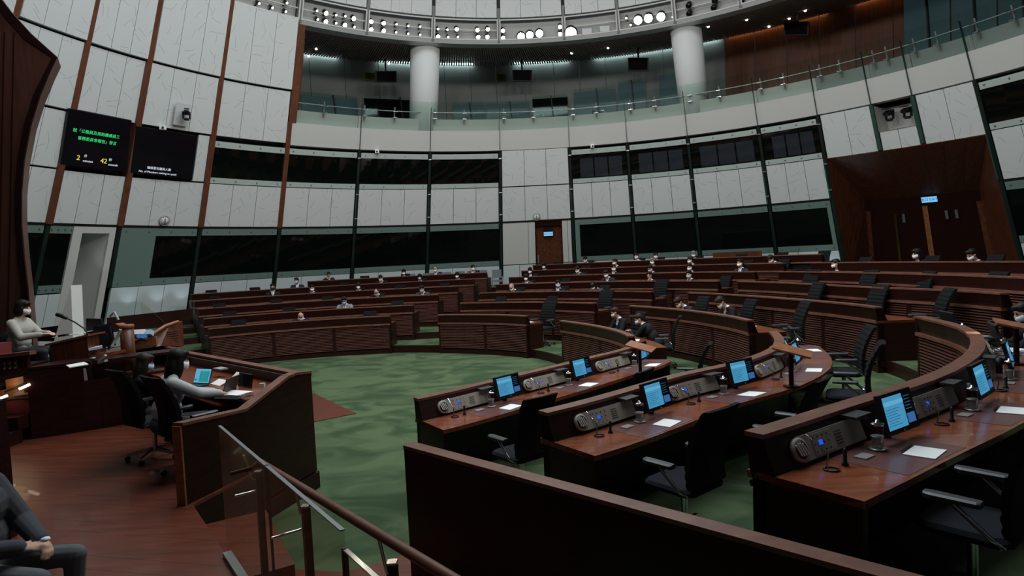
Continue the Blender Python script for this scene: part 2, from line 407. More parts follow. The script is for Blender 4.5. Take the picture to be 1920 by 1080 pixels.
# upper left boards, shingled in two courses
for i in range(-4, 1):
    strips(i, ZD+0.06, ZG-0.03, off=-0.06*(i % 2))
    strips(i, ZG+0.03, ZT if i < 0 else ZL0+0.02, off=-0.10-0.04*(i % 2))
strips(0, ZL1+0.1, ZT, off=-0.05)
# boards above the light ring
for i in range(1, 13): strips(i, ZL1+0.06, ZT, off=-0.02)
# boards in the upper window belt where there is no window
for i in (-4, -3): strips(i, ZC+0.03, ZD)
strips(4, ZC+0.02, ZD-0.03)
strips(9, ZC-0.05, ZD-0.05, n=2, off=0.02); strips(11, ZC-0.1, ZD-0.05, n=2, off=0.02)
strips(10, ZC-0.07, ZC+0.62, n=2, off=0.02)
# lower belt base
for i in (-1, 0, 1, 2, 3, 5, 6, 7, 8, 12, 13): strips(i, ZBASE, ZB-0.02, 'white_base')
for i in (-4, -3): strips(i, ZBASE, ZB-0.1, 'white_base')
# bay with the small door (i = 4)
strips(4, ZB+0.02, ZA-0.02, 'white_plain', n=1, t1=RIB[4]-4.6); strips(4, ZB+0.02, ZA-0.02, 'white_plain', n=1, t0=RIB[4]-4.66, t1=90.45)
strips(4, ZB+0.02, ZA-0.02, 'white_plain', n=1, t0=85.9, t1=85.0); strips(4, ZB+0.02, ZA-0.02, 'white_plain', n=1, t0=84.94)
strips(4, ZBASE, ZB-0.02, 'white_base', n=2, t1=90.45); strips(4, ZBASE, ZB-0.02, 'white_base', n=1, t0=85.9)
# ribs
for i in range(-3, 2):
    mb = MB(); t = RIB[i]; cplate(mb, t+0.34, t-0.34, ZA, ZT if i < 1 else ZE, -0.10 if i < 1 else -0.05, 0.35, n=1); mb.build('rib', 'wood_rib', wall_left)
    mb = MB(); cplate(mb, t+0.22, t-0.22, ZBASE if i > -1 else ZB, ZA, -0.04, 0.3, n=1); mb.build('rib', 'fin_dark', wall_left)
# wooden pier that ends the gallery
mb = MB(); cplate(mb, RIB[1]+0.2, RIB[1]-1.0, ZE-0.02, ZL0, -0.02, 1.6, n=2); mb.build('pier', 'wood_rib', wall_back)
mb = MB(); cplate(mb, RIB[1]-1.0, RIB[1]-2.3, ZE-0.02, ZL0, 0.75, 1.2, n=2); mb.build('pier', 'wood_rib', wall_back)
for i in list(range(2, 10))+[12, 13]:
    w_ = wall_of(i); t = RIB[i]
    mb = MB(); cplate(mb, t+0.21, t-0.21, ZBASE, ZD-0.05, -0.02, 0.25, n=1); mb.build('rib', 'fin_dark', w_)
    mb = MB(); cplate(mb, t+0.20, t+0.06, ZA+0.05, ZC-0.1, -0.09, 0.1, n=1); mb.build('rib', 'fin_green', w_)
for i in (10, 11):
    t = RIB[i]; mb = MB(); cplate(mb, t+0.25, t-0.25, ZC-0.05, ZD-0.05, -0.05, 0.3, n=1); mb.build('rib', 'fin_green', wall_right)
# glass fins that run up over the parapet
for i in range(2, 14):
    t = RIB[i]; mb = MB(); cplate(mb, t+0.028, t-0.028, ZD-0.02, ZE+0.95, -0.06, 0.12, n=1); mb.build('glass_fin', 'glass_edge', wall_of(i))
# little clips on the ribs, black joint lines
for i in range(2, 10):
    mb = MB()
    for z in (5.0, 6.05, 7.6): mb.box(cpt(RIB[i], z, -0.08), (0.13, 0.06, 0.035))
    mb.build('rib_clip', 'steel', wall_of(i))
for wl, ta, tb in ((wall_left, 170.2, 132.09), (wall_back, 132.09, 44.04), (wall_right, 24.04, 4)):
    mb = MB(); cplate(mb, ta, tb, ZA-0.03, ZA+0.045, -0.03, 0.2, n=20); mb.build('joint_line', 'black', wl)

# ---------------------------------------------------------------- windows
WN = [0]
def window(i, z0, z1, fm, pm, ft=0.28, fb=0.25, left=0.0, right=0.0, t0=None, t1=None, inner=None):
    WN[0] += 1
    a = (RIB[i]-GAPT) if t0 is None else t0; b = (RIB[i+1]+GAPT) if t1 is None else t1
    o = empty('window_%d' % WN[0], cpt((a+b)/2, z0), kind='structure')
    mb = MB(); cplate(mb, a-left, b+right, z0+fb, z1-ft, 0.04, 0.03, n=4); mb.build('pane', pm, o)
    mb = MB(); cplate(mb, a, b, z1-ft, z1, -0.01, 0.06, n=4); mb.build('frame', fm, o)
    mb = MB(); cplate(mb, a, b, z0, z0+fb, -0.01, 0.06, n=4); mb.build('frame', fm, o)
    if left: mb = MB(); cplate(mb, a, a-left, z0+fb, z1-ft, -0.01, 0.06, n=2); mb.build('frame', fm, o)
    if right: mb = MB(); cplate(mb, b+right, b, z0+fb, z1-ft, -0.01, 0.06, n=2); mb.build('frame', fm, o)
    nb = 4
    for z in (z1-ft*0.45, z0+fb*0.5):
        for k in range(nb):
            t = a+(b-a)*(0.06+0.88*k/(nb-1)); p = cpt(t, z, -0.02)
            q = MB(); q.box(p, (0.045, 0.045, 0.045)); q.build('bolt', 'steel_dark', o)
    return o
for i in (0, 1, 2, 3): window(i, ZC, ZD-0.14, 'frame_pale', 'pane_dark', 0.22, 0.2)
for i in (5, 6, 7, 8):
    o = window(i, ZC, ZD-0.14, 'frame_pale', 'pane_dark', 0.22, 0.2, left=0.0)
    # rooms dimly seen behind: bluish partitions
    a, b = RIB[i]-1.6, RIB[i+1]+1.0
    n = 3
    for k in range(n):
        mb = MB(); cplate(mb, a+(b-a)*k/n-0.12, a+(b-a)*(k+1)/n+0.12, ZC+0.26, ZD-0.55, 0.015, 0.02, n=1); mb.build('pane', 'pane_blue', o)
for i in (12, 13): window(i, ZC, ZD-0.14, 'frame_pale', 'pane_dark', 0.22, 0.2)
window(-1, ZB, ZA-0.04, 'frame_green', 'pane_dark', 0.28, 0.26, left=4.3)
for i in (0, 1, 2, 3): window(i, ZB, ZA-0.04, 'frame_green', 'pane_dark', 0.26, 0.25)
window(5, ZB, ZA-0.04, 'frame_green', 'pane_dark', 0.26, 0.25, left=0.75)
for i in (6, 7): window(i, ZB, ZA-0.04, 'frame_green', 'pane_dark', 0.26, 0.25)
window(8, ZB, ZA-0.04, 'frame_green', 'pane_dark', 0.28, 0.25, right=0.55)
for i in (12, 13): window(i, ZB, ZA-0.04, 'frame_green', 'pane_dark', 0.28, 0.25)
window(-2, ZB-0.06, ZA-0.04, 'frame_green', 'pane_dark', 0.24, 0.26, t1=158.8)
window(-3, ZB-0.06, ZA-0.04, 'frame_green', 'pane_dark', 0.24, 0.26)
# white lobby recess beside the left window
mb = MB(); cplate(mb, 158.75, 157.7, ZBASE, ZA-0.04, -0.02, 0.3, n=1); mb.build('recess_jamb', 'white_plain', wall_left)
mb = MB(); cplate(mb, 154.6, 153.9, ZBASE, ZA-0.04, -0.02, 0.3, n=1); mb.build('recess_jamb', 'white_plain', wall_left)
mb = MB(); cplate(mb, 157.7, 154.6, ZA-0.25, ZA-0.04, -0.02, 0.3, n=1); mb.build('recess_head', 'white_plain', wall_left)
mb = MB(); cplate(mb, 160.5, 153.0, ZBASE, ZA, 1.5, 0.1, n=2); mb.build('recess_back', 'white_base', wall_left)
a0, a1 = cpt(157.7, ZBASE, 0.1), cpt(157.7, ZA, 0.1); b0, b1 = cpt(157.2, ZBASE, 1.5), cpt(157.2, ZA, 1.5)
MB().add([a0, a1, b1, b0], [(0,1,2,3)]).build('recess_side', 'white_plain', wall_left)
a0, a1 = cpt(154.6, ZBASE, 0.1), cpt(154.6, ZA, 0.1); b0, b1 = cpt(155.6, ZBASE, 1.5), cpt(155.6, ZA, 1.5)
MB().add([a0, a1, b1, b0], [(0,1,2,3)]).build('recess_side', 'white_plain', wall_left)
strips(-2, ZBASE, ZB-0.1, 'white_base', n=2, t1=158.75)

# ---------------------------------------------------------------- small door in the back wall
door1 = empty('door_1', cpt(88.2, 1.3), kind='structure')
def cplate_obj(name, m, par, *a, **k):
    mb = MB(); cplate(mb, *a, **k); return mb.build(name, m, par)
cplate_obj('leaf', 'wood_portal', door1, 90.3, 86.0, 1.2, ZA-0.28, 0.12, 0.06, n=2)
cplate_obj('door_frame', 'mahogany', door1, 90.45, 90.28, 1.2, ZA-0.05, -0.03, 0.2, n=1)
cplate_obj('door_frame', 'mahogany', door1, 86.05, 85.88, 1.2, ZA-0.05, -0.03, 0.2, n=1)
cplate_obj('door_frame', 'mahogany', door1, 90.45, 85.88, ZA-0.28, ZA-0.06, -0.03, 0.2, n=1)
mb = MB(); mb.bar(cpt(90.0, 2.5, 0.05), cpt(90.0, 2.9, 0.05), 0.05, 0.05); mb.build('handle', 'steel', door1)

# ---------------------------------------------------------------- wooden portal with double door (bays 9..11)
portal = empty('door_2', cpt(34, 0), kind='structure')
tl, tr = RIB[9]-0.2, RIB[12]+0.1
OFFI = 2.1
def ip(u, v): return cpt(*wp(u, v, OFFI), OFFI)
itl, itr, ibl, ibr = ip(1622, 377), ip(1836, 356), ip(1634, 520), ip(1868, 510)
otl, otr, obl, obr = cpt(tl, ZC-0.06), cpt(tr, ZC-0.12), cpt(tl, 0.6), cpt(tr, 0.6)
def slab(name, pts, m, par, nrm=None, t=0.06):
    p = [Vector(q) for q in pts]; n = (p[1]-p[0]).cross(p[2]-p[0]).normalized()
    return MB().prism(p, n*t).build(name, m, par)
# soffit, built of vertical boards
nb = 8
for k in range(nb):
    a, b = k/nb+0.0008, (k+1)/nb-0.0008
    slab('hood_board', [cpt(tl+(tr-tl)*a, ZC-0.06-0.06*a), cpt(tl+(tr-tl)*b, ZC-0.06-0.06*b), itl.lerp(itr, b), itl.lerp(itr, a)], 'wood_portal', portal)
slab('reveal', [otl, itl, ibl, obl], 'wood_portal', portal, t=0.08)
slab('reveal', [otr, obr, ibr, itr], 'wood_portal', portal, t=0.08)
# door wall
def dpt(s, h): return itl.lerp(itr, s).lerp(ibl.lerp(ibr, s), h)
dn = (itr-itl).cross(ibl-itl).normalized()
if dn.y < 0: dn = -dn
slab('door_surround', [dpt(-0.02, -0.02), dpt(1.02, -0.02), dpt(1.02, 0.13), dpt(-0.02, 0.13)], 'mahogany', portal)
for s0, s1, nm, mm in ((-0.02, 0.04, 'jamb', 'wood_portal'), (0.045, 0.315, 'leaf', 'mahogany'), (0.32, 0.53, 'leaf', 'mahogany'), (0.56, 0.75, 'leaf', 'mahogany'), (0.755, 0.955, 'leaf', 'mahogany'), (0.96, 1.02, 'jamb', 'wood_portal')):
    lf = MB().prism([dpt(s0, 0.13), dpt(s1, 0.13), dpt(s1, 1), dpt(s0, 1)], dn*0.08).build(nm, mm, portal)
for s in (0.535, 0.557):
    MB().bar(dpt(s, 0.13)-dn*0.03, dpt(s, 1)-dn*0.03, 0.09, 0.06).build('door_edge', 'wood_light', portal)
for s, m in ((0.28, 'brass'), (0.355, 'steel_dark'), (0.72, 'steel_dark'), (0.80, 'steel_dark')):
    MB().bar(dpt(s, 0.20 if m == 'brass' else 0.2)-dn*0.08, dpt(s, 0.80 if m == 'brass' else 0.3)-dn*0.08, 0.10, 0.05).build('handle', m, portal)
    MB().box(dpt(s, 0.86)-dn*0.06, (0.09, 0.05, 0.12)).build('lock_plate', 'steel', portal)
# floor threshold behind

# ---------------------------------------------------------------- exit signs
def exit_sign(c, xd, yd, wdt, hgt, label):
    xd = Vector(xd).normalized(); yd = Vector(yd); yd = (yd-xd*yd.dot(xd)).normalized(); n = xd.cross(yd)
    o = empty('exit_sign', Vector(c)-yd*hgt/2, label, 'sign', 'lit exit signs')
    R = Matrix((xd, yd, n)).transposed()
    MB().box(Vector(c)-n*0.03, (wdt*1.04, hgt*1.1, 0.05), R).build('housing', 'black', o)
    MB().box(Vector(c)+n*0.005, (wdt, hgt, 0.02), R).build('lit_face', 'exit_blue', o)
    MB().box(Vector(c)+yd*hgt*1.25, (wdt, hgt*1.0, 0.04), R).build('header', 'black', o)
    text_on('出口 EXIT', hgt*0.62, Vector(c)+n*0.02, xd, yd, 'exit_text', o)
p = cpt(*wp(1028, 438.5, -0.02), -0.10)
exit_sign(p, cpt(87, 4)-cpt(89, 4), cpt(88.2, 4.2)-cpt(88.2, 3.8), 0.46, 0.20, 'small lit blue exit sign over the narrow wooden door below the clock')
p = ip(1744.5, 372)-dn*0.12
exit_sign(p, itr-itl, itl-ibl, 0.56, 0.23, 'lit blue exit sign hung over the wide dark double door')

# ---------------------------------------------------------------- clocks
def clock(th, z, r, label):
    n = (Vector((AX, AY, z))-cpt(th, z)); n.z = 0; n = n.normalized(); nn = (n + Vector((0,0,-0.42))).normalized()
    c = cpt(th, z, -0.03); o = empty('wall_clock', c-Vector((0,0,r)), label, 'clock')
    MB().lathe([(r, 0), (r, 0.05), (r*0.9, 0.07), (r*0.86, 0.05)], c, 28, nn).build('rim', 'grey_plastic', o)
    MB().lathe([(r*0.88, 0.02), (r*0.88, 0.056)], c, 28, nn).build('dial', 'clock_face', o)
    x = Vector((0,0,1)).cross(nn).normalized(); y = nn.cross(x)
    for k in range(12):
        a = k*PI/6; d = x*math.sin(a)+y*math.cos(a)
        MB().bar(c+nn*0.06+d*r*0.68, c+nn*0.06+d*r*0.8, 0.022, 0.008, nn).build('hour_mark', 'black', o)
    for a, l, w_ in ((rad(-8), 0.5, 0.03), (rad(175), 0.7, 0.02)):
        d = x*math.sin(a)+y*math.cos(a); MB().bar(c+nn*0.065-d*r*0.1, c+nn*0.065+d*r*l, w_, 0.008, nn).build('hand', 'black', o)
clock(*wp(307, 413.5), 0.20, 'round white wall clock on the left wall between two wooden ribs')
clock(*wp(1006, 406.5), 0.19, 'round white wall clock above the narrow wooden door')

# ---------------------------------------------------------------- big text screens on the left wall
def screen(corners, off, label):
    # corners tl, tr, br, bl in pixels on the wall
    P = [cpt(*wp(u, v, off), off) for u, v in corners]
    xd = (P[1]-P[0]).normalized(); yd = (P[0]-P[3]); yd = (yd-xd*yd.dot(xd)).normalized(); n = xd.cross(yd)
    o = empty('display_screen', (P[2]+P[3])/2, label, 'screen')
    MB().prism([p-n*0.14 for p in P], n*0.14).build('casing', 'black', o)
    q = [P[0].lerp(P[2], 0.01), P[1].lerp(P[3], 0.01), P[2].lerp(P[0], 0.01), P[3].lerp(P[1], 0.01)]
    MB().prism(q, n*0.01).build('display', 'scr_black', o)
    return o, P, xd, yd, n
def sc_at(P, n, s, h): return (P[0].lerp(P[1], s)).lerp(P[3].lerp(P[2], s), h)+n*0.02
scr1, P1, x1, y1, n1 = screen([(129, 203), (247, 226), (238, 322), (113, 307)], -0.12, 'black wall screen with green Chinese text and a yellow countdown')
up1 = P1[0]-P1[3]
W1 = (P1[1]-P1[0]).length
text_on('就「公務員及資助機構員工', W1*0.062, sc_at(P1, n1, 0.46, 0.36), x1, up1, 'txt_green', scr1)
text_on('事務委員會報告」發言', W1*0.062, sc_at(P1, n1, 0.48, 0.49), x1, up1, 'txt_green', scr1)
text_on('2', W1*0.11, sc_at(P1, n1, 0.23, 0.85), x1, up1, 'txt_yellow', scr1)
text_on('分', W1*0.05, sc_at(P1, n1, 0.33, 0.80), x1, up1, 'txt_white', scr1)
text_on('minutes', W1*0.05, sc_at(P1, n1, 0.375, 0.89), x1, up1, 'txt_white', scr1)
text_on('42', W1*0.11, sc_at(P1, n1, 0.61, 0.85), x1, up1, 'txt_yellow', scr1)
text_on('秒', W1*0.05, sc_at(P1, n1, 0.71, 0.81), x1, up1, 'txt_white', scr1)
text_on('seconds', W1*0.05, sc_at(P1, n1, 0.76, 0.90), x1, up1, 'txt_white', scr1)
scr2, P2, x2, y2, n2 = screen([(255, 236), (371, 255), (360, 337), (244, 324)], -0.10, 'black wall screen with only a white line of waiting members below')
up2 = P2[0]-P2[3]; W2 = (P2[1]-P2[0]).length
text_on('輪候發言議員人數', W2*0.048, sc_at(P2, n2, 0.43, 0.84), x2, up2, 'txt_white', scr2)
text_on('No. of Members waiting to speak', W2*0.045, sc_at(P2, n2, 0.42, 0.93), x2, up2, 'txt_white', scr2)
# engraved boards round the screens
strips(-1, ZC+0.03, ZD, n=1, t1=144.9+0.0, t0=145.0) if False else None
mb = MB(); cplate(mb, 145.2, 143.7, ZC+0.03, ZD, 0, 0.1, n=1); mb.build('panel', 'white_panel', wall_left)

# ---------------------------------------------------------------- remote cameras in wall niches
def ptz(c, d, s, label):
    o = empty('remote_camera', Vector(c)-Vector((0,0,0.35*s)), label, 'camera', 'remote cameras set in the wall')
    c = Vector(c); d = Vector(d).normalized(); x = d.cross(Vector((0,0,1))).normalized()
    MB().lathe([(0.12*s, 0), (0.12*s, 0.07*s), (0.05*s, 0.1*s)], c-Vector((0,0,0.35*s)), 14).build('base', 'black', o)
    MB().box(c-Vector((0,0,0.12*s))+x*0.14*s, (0.05*s, 0.10*s, 0.34*s)).build('yoke_arm', 'black', o)
    MB().box(c-Vector((0,0,0.12*s))-x*0.14*s, (0.05*s, 0.10*s, 0.34*s)).build('yoke_arm', 'black', o)
    MB().bar(c-d*0.2*s, c+d*0.18*s, 0.2*s, 0.22*s).build('body', 'black', o)
    MB().tube([c+d*0.18*s, c+d*0.42*s], 0.09*s, 12).build('lens', 'black_gloss', o)
    MB().bar(c+d*0.1*s+Vector((0,0,0.16*s)), c+d*0.5*s+Vector((0,0,0.19*s)), 0.2*s, 0.03*s).build('hood', 'black', o)
def niche(t0, t1, z0, z1, depth, m, wl):
    e = wl
    MB().add([cpt(t0, z0, depth), cpt(t1, z0, depth), cpt(t1, z1, depth), cpt(t0, z1, depth)], [(0,1,2,3)]).build('niche_back', m, e)
    MB().add([cpt(t0, z0, -0.01), cpt(t1, z0, -0.01), cpt(t1, z0, depth), cpt(t0, z0, depth)], [(0,1,2,3)]).build('niche_shelf', m, e)
    for t in (t0, t1): MB().add([cpt(t, z0, -0.01), cpt(t, z1, -0.01), cpt(t, z1, depth), cpt(t, z0, depth)], [(0,1,2,3)]).build('niche_side', m, e)
# left niche: a framed box proud of the boards
na, nz0 = wp(317, 235); nb_, nz1 = wp(352, 199)
c0 = cpt((na+nb_)/2, (nz0+nz1)/2, -0.05)
MB().prism([cpt(na, nz0, -0.22), cpt(nb_, nz0, -0.22), cpt(nb_, nz1, -0.22), cpt(na, nz1, -0.22)], (cpt(na, nz0, -0.22)-cpt(na, nz0, -0.20))*1.0).build('niche_back', 'paper_grey', wall_left)
ptz(cpt((na+nb_)/2+0.1, nz0+0.38, -0.52), Vector((0.6, -1, -0.25)), 0.75, 'black remote camera in the square recess above the right text screen')
niche(RIB[10]-0.3, RIB[11]+0.3, ZC+0.62, ZD-0.1, 0.9, 'white_plain', wall_right)
for (u, v, dx, lb) in ((1668, 211, -0.9, 'left one of the two remote cameras in the niche over the portal'), (1702, 206, -1.0, 'right one of the two remote cameras in the niche over the portal')):
    p = cpt(*wp(u, v, 0.35), 0.35); ptz(p, Vector((dx, -0.6, -0.25)), 0.9, lb)

# ================================================================ GALLERY
gal = wall_back
for i in range(1, 13):
    t0, t1 = RIB[i], RIB[i+1]
    w_ = wall_of(i)
    cplate_obj('parapet', 'white_plain', w_, t0-0.03, t1+0.03, ZD, ZE, 0.02, 0.35, n=5)
    # brushed steel band and glass above
    cplate_obj('steel_band', 'band_steel' if i < 9 else 'band_mesh', w_, t0-0.05, t1+0.05, ZE-0.02, ZE+0.58, 0.5, 0.02, n=5)
    cplate_obj('balustrade_glass', 'glass_clear', w_, t0-0.08, t1+0.08, ZE+0.0, ZE+1.25, 0.28, 0.012, n=5)
    mb = MB()
    mb.tube([cpt(t0+(t1-t0)*k/6, ZE+0.85, 0.45) for k in range(7)], 0.022, 6); mb.build('handrail', 'steel', w_)
    tm = (t0+t1)/2
    for t in (t0-0.9, tm):
        mb = MB(); mb.bar(cpt(t, ZE+0.4, 0.42), cpt(t, ZE+1.0, 0.42), 0.05, 0.05); mb.build('rail_post', 'steel', w_)
        for z in (ZE+0.55, ZE+0.8):
            mb = MB(); mb.tube([cpt(t+0.35, z, 0.27), cpt(t-0.35, z, 0.27)], 0.035, 8); mb.build('glass_clamp', 'chrome', w_)
    cplate_obj('soffit_lip', 'light_metal', w_, t0, t1, ZL0-0.14, ZL0, -0.02, 0.5, n=4)
cplate_obj('gallery_floor', 'ceiling_dark', wall_back, 132, 3, ZE-0.12, ZE-0.1, 0.3, 6.0, n=30)
# gallery back: r = 20, ceiling slopes from light ring up to the back
GR = 20.0; GZ0, GZ1 = 8.6, 13.25
def gp(t, r, z): return Vector((AX+r*math.cos(rad(t)), AY+r*math.sin(rad(t)), z))
ceil = empty('ceiling', gp(90, 17, 12.5), kind='structure')
NS = 170
RI = crad(ZL0)+0.35
t0, t1 = 131.5, 3.0
mb = MB()
for k in range(40):
    a = t0+(t1-t0)*k/40; b = t0+(t1-t0)*(k+1)/40
    mb.add([gp(a, RI, ZL0+0.12), gp(b, RI, ZL0+0.12), gp(b, GR, GZ1+0.35), gp(a, GR, GZ1+0.35)], [(0,1,2,3)])
mb.build('soffit', 'ceiling_dark', ceil)
mb = MB()
for k in range(NS*2):
    a = t0+(t1-t0)*(k+0.5)/(NS*2)
    mb.bar(gp(a, RI, ZL0+0.0), gp(a-2.5, GR-0.45, GZ1-0.02), 0.07, 0.12)
mb.build('slats', 'ceiling_slat', ceil, kind='stuff')
# ceiling downlights
for kd, (u, v) in enumerate(((579, 106), (593, 92), (729, 119), (1072, 100), (1140, 90), (1328, 50), (1442, 50), (1466, 68), (1480, 35), (1400, 37), (1510, 20))):
    r = ray(u, v); t = 20.0
    for _ in range(80):
        p = CAMP+r*t; rr = math.hypot(p.x-AX, p.y-AY); zc = ZL0-0.05+(GZ1-ZL0)*(rr-RI)/(GR-RI); t += (zc-p.z)*0.6/r.z*1.0 if abs(r.z) > .05 else 0
    p = CAMP+r*t
    o = tag(MB().lathe([(0.05, 0), (0.05, 0.08)], p-Vector((0,0,0.03)), 10).build('downlight', 'lamp_dim'), 'tiny round downlight in the slatted gallery ceiling, %s from the left' % ['first', 'second', 'third', 'fourth', 'fifth', 'sixth', 'eighth', 'ninth', 'tenth', 'seventh', 'last'][kd], 'lamp', 'gallery downlights')
# back wall segments: grey panels, amber wood on the right
segs = [(131.5, 123, 'gallery_wall'), (123, 113, 'gallery_wall'), (113, 103, 'gallery_wall'), (103, 95, 'gallery_wall'), (95, 86, 'gallery_wall'), (86, 78, 'gallery_wall'), (78, 69.3, 'gallery_wall'), (69.3, 60.5, 'gallery_wall'), (60.5, 48, 'wood_gallery'), (48, 35, 'wood_gallery'), (35, 20, 'wood_gallery'), (20, 3, 'wood_gallery')]
for a, b, m in segs:
    n = 2 if m == 'gallery_wall' else 3
    for k in range(n):
        s0 = a+(b-a)*k/n-0.04; s1 = a+(b-a)*(k+1)/n+0.04
        MB().prism([gp(s0, GR, GZ0), gp(s1, GR, GZ0), gp(s1, GR, GZ1+0.3), gp(s0, GR, GZ1+0.3)], gp(s0, GR+0.1, 0)-gp(s0, GR, 0)).build('gallery_panel', m, wall_back)
def cove(a, b, m):
    mb = MB(); n = max(2, int(abs(a-b)/3))
    mb.tube([gp(a+(b-a)*k/n, GR-0.13, GZ1+0.12) for k in range(n+1)], 0.03, 6)
    mb.build('cove_light', m, ceil)
for a, b in ((131, 119), (113, 98.5), (92, 83.5), (79.5, 61)): cove(a, b, 'cove_cyan')
cove(60, 47, 'cove_amber'); cove(43.5, 36, 'cove_amber')
# glazed rooms behind the gallery seats
PANES = [(130.5, 127.5, 10.0, 11.2, 'gallery_pane'), (127.3, 125.4, 9.6, 11.0, 'blue_lit'), (124.5, 116.5, 9.6, 11.3, 'blue_pane_glow'), (115.5, 106, 9.4, 11.4, 'gallery_pane'),
         (102, 97, 9.6, 11.2, 'blue_pane_glow'), (96.8, 90, 9.4, 11.2, 'blue_pane_glow'), (89.5, 84.0, 9.4, 11.4, 'gallery_pane'), (83, 76.5, 9.6, 11.6, 'blue_pane_glow'), (76.2, 72, 9.4, 11.8, 'blue_pane_glow'),
         (70, 64.5, 9.6, 12.0, 'blue_pane_glow'), (38, 33.2, 9.4, 13.1, 'blue_pane_glow'), (33, 28.6, 9.4, 13.15, 'blue_pane_glow'), (28.4, 24, 9.4, 13.15, 'blue_pane_glow'), (23.8, 19, 9.4, 13.15, 'blue_pane_glow'), (18.8, 13, 9.4, 13.15, 'blue_pane_glow')]
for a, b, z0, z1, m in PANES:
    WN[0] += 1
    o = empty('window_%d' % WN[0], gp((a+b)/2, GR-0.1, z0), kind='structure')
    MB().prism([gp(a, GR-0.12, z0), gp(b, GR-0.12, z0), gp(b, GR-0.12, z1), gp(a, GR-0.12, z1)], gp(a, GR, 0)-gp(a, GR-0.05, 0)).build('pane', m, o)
    MB().prism([gp(a, GR-0.2, z0-0.2), gp(b, GR-0.2, z0-0.2), gp(b, GR-0.2, z1+0.15), gp(a, GR-0.2, z1+0.15)], gp(a, GR, 0)-gp(a, GR-0.012, 0)).build('glazing', 'glass_clear', o)
    tm = a+(b-a)*0.62; MB().bar(gp(tm, GR-0.22, z0-0.2), gp(tm+0.5, GR-0.22, z1+0.1), 0.14, 0.06).build('mullion', 'black', o)
# columns
for u0, lb in ((795, 'round white column in the left half of the gallery'), (1290, 'round white column in the right half of the gallery beside the wooden wall')):
    tc_, _ = wp(u0+ (0 if u0 < 1000 else 6), 190 if u0 < 1000 else 150, 1.1)
    a = cpt(tc_, ZE-0.2, 1.1); b = cpt(tc_, ZL0+0.2, 1.1)
    d = b-a; L_ = d.length
    tag(MB().lathe([(0.66, 0), (0.66, L_*0.5), (0.66, L_)], a, 40, d).build('gallery_column', 'column_white'), lb, 'column')
# hung gallery monitors (backs)
for (u0, v0, u1, v1, lb) in ((704, 133, 744, 153, 'black hung monitor left of the first gallery column'), (960, 131, 998, 152, 'black hung monitor in the middle of the gallery'), (1177, 108, 1216, 132, 'black hung monitor left of the second gallery column'), (1470, 40, 1516, 66, 'black hung monitor in front of the amber gallery wall')):
    rr = 17.6-SL*0  # hanging radius
    def gcyl(u, v, r):
        q = ray(u, v); t = 20.0
        for _ in range(100):
            p = CAMP+q*t; t += (r-math.hypot(p.x-AX, p.y-AY))*0.6
        return CAMP+q*t
    A, B, C_, D_ = gcyl(u0, v0, rr), gcyl(u1, v0, rr), gcyl(u1, v1, rr), gcyl(u0, v1, rr)
    o = empty('hung_monitor', (C_+D_)/2, lb, 'monitor')
    nn = Vector(((A.x+B.x)/2-AX, (A.y+B.y)/2-AY, 0)).normalized()
    MB().prism([A, B, C_, D_], nn*0.15).build('casing', 'black', o)
    MB().prism([A.lerp(C_, .05), B.lerp(D_, .05), C_.lerp(A, .05), D_.lerp(B, .05)], nn*-0.01).build('screen_face', 'black_gloss', o)
    MB().bar((A+B)/2+nn*0.08, (A+B)/2+nn*0.08+Vector((0,0,0.6)), 0.08, 0.08).build('hanger', 'black', o)
# yellow signs on the gallery wall
for (u, v, lb) in ((694, 144, 'small dim yellow sign left of the first gallery column'), (940, 146, 'small dim yellow sign left of the middle gallery monitor')):
    p = gcyl(u, v, GR-0.15); nn = Vector((AX-p.x, AY-p.y, 0)).normalized(); xd = Vector((0,0,1)).cross(nn)
    o = empty('yellow_sign', p-Vector((0,0,0.2)), lb, 'sign', 'yellow gallery signs')
    R = Matrix((xd, nn, Vector((0,0,1)))).transposed()
    MB().box(p, (0.5, 0.04, 0.40), R).build('plate', 'sign_yellow', o)
    text_on('出口', 0.17, p+nn*0.03+Vector((0,0,0.08)), xd, (0,0,1), 'black', o)
    text_on('EXIT', 0.12, p+nn*0.03-Vector((0,0,0.10)), xd, (0,0,1), 'black', o)
# gallery benches seen through the glass
for k, (ta, tb) in enumerate(((129, 122), (121.5, 114.5), (113.5, 107.5), (103, 97), (95.5, 90), (88.5, 83), (82, 76), (75, 69), (62, 54), (52, 44), (42, 36), (34, 27), (25, 18))):
    o = empty('gallery_bench', gp((ta+tb)/2, 17.8, ZE), None, None)
    tag(o, '%s bench of the public gallery behind the glass, counted from the wooden pier' % ['first', 'second', 'third', 'fourth', 'fifth', 'sixth', 'seventh', 'eighth', 'ninth', 'tenth', 'eleventh', 'twelfth', 'thirteenth'][k], 'bench', 'gallery benches')
    def arc(r, z): return [gp(ta+(tb-ta)*i/5, r, z) for i in range(6)]
    MB().sweep([[gp(t, 17.3, ZE+0.40), gp(t, 17.8, ZE+0.40), gp(t, 17.8, ZE+0.5), gp(t, 17.3, ZE+0.5)] for t in [ta+(tb-ta)*i/5 for i in range(6)]]).build('seat', 'grey_fabric', o)
    MB().sweep([[gp(t, 17.75, ZE+0.5), gp(t, 17.9, ZE+0.5), gp(t, 18.0, ZE+1.1), gp(t, 17.9, ZE+1.1)] for t in [ta+(tb-ta)*i/5 for i in range(6)]]).build('backrest', 'gallery_wall', o)
    MB().sweep([[gp(t, 17.2, ZE-0.1), gp(t, 17.8, ZE-0.1), gp(t, 17.8, ZE+0.4), gp(t, 17.2, ZE+0.4)] for t in [ta+(tb-ta)*i/5 for i in range(6)]]).build('plinth', 'mahogany', o)
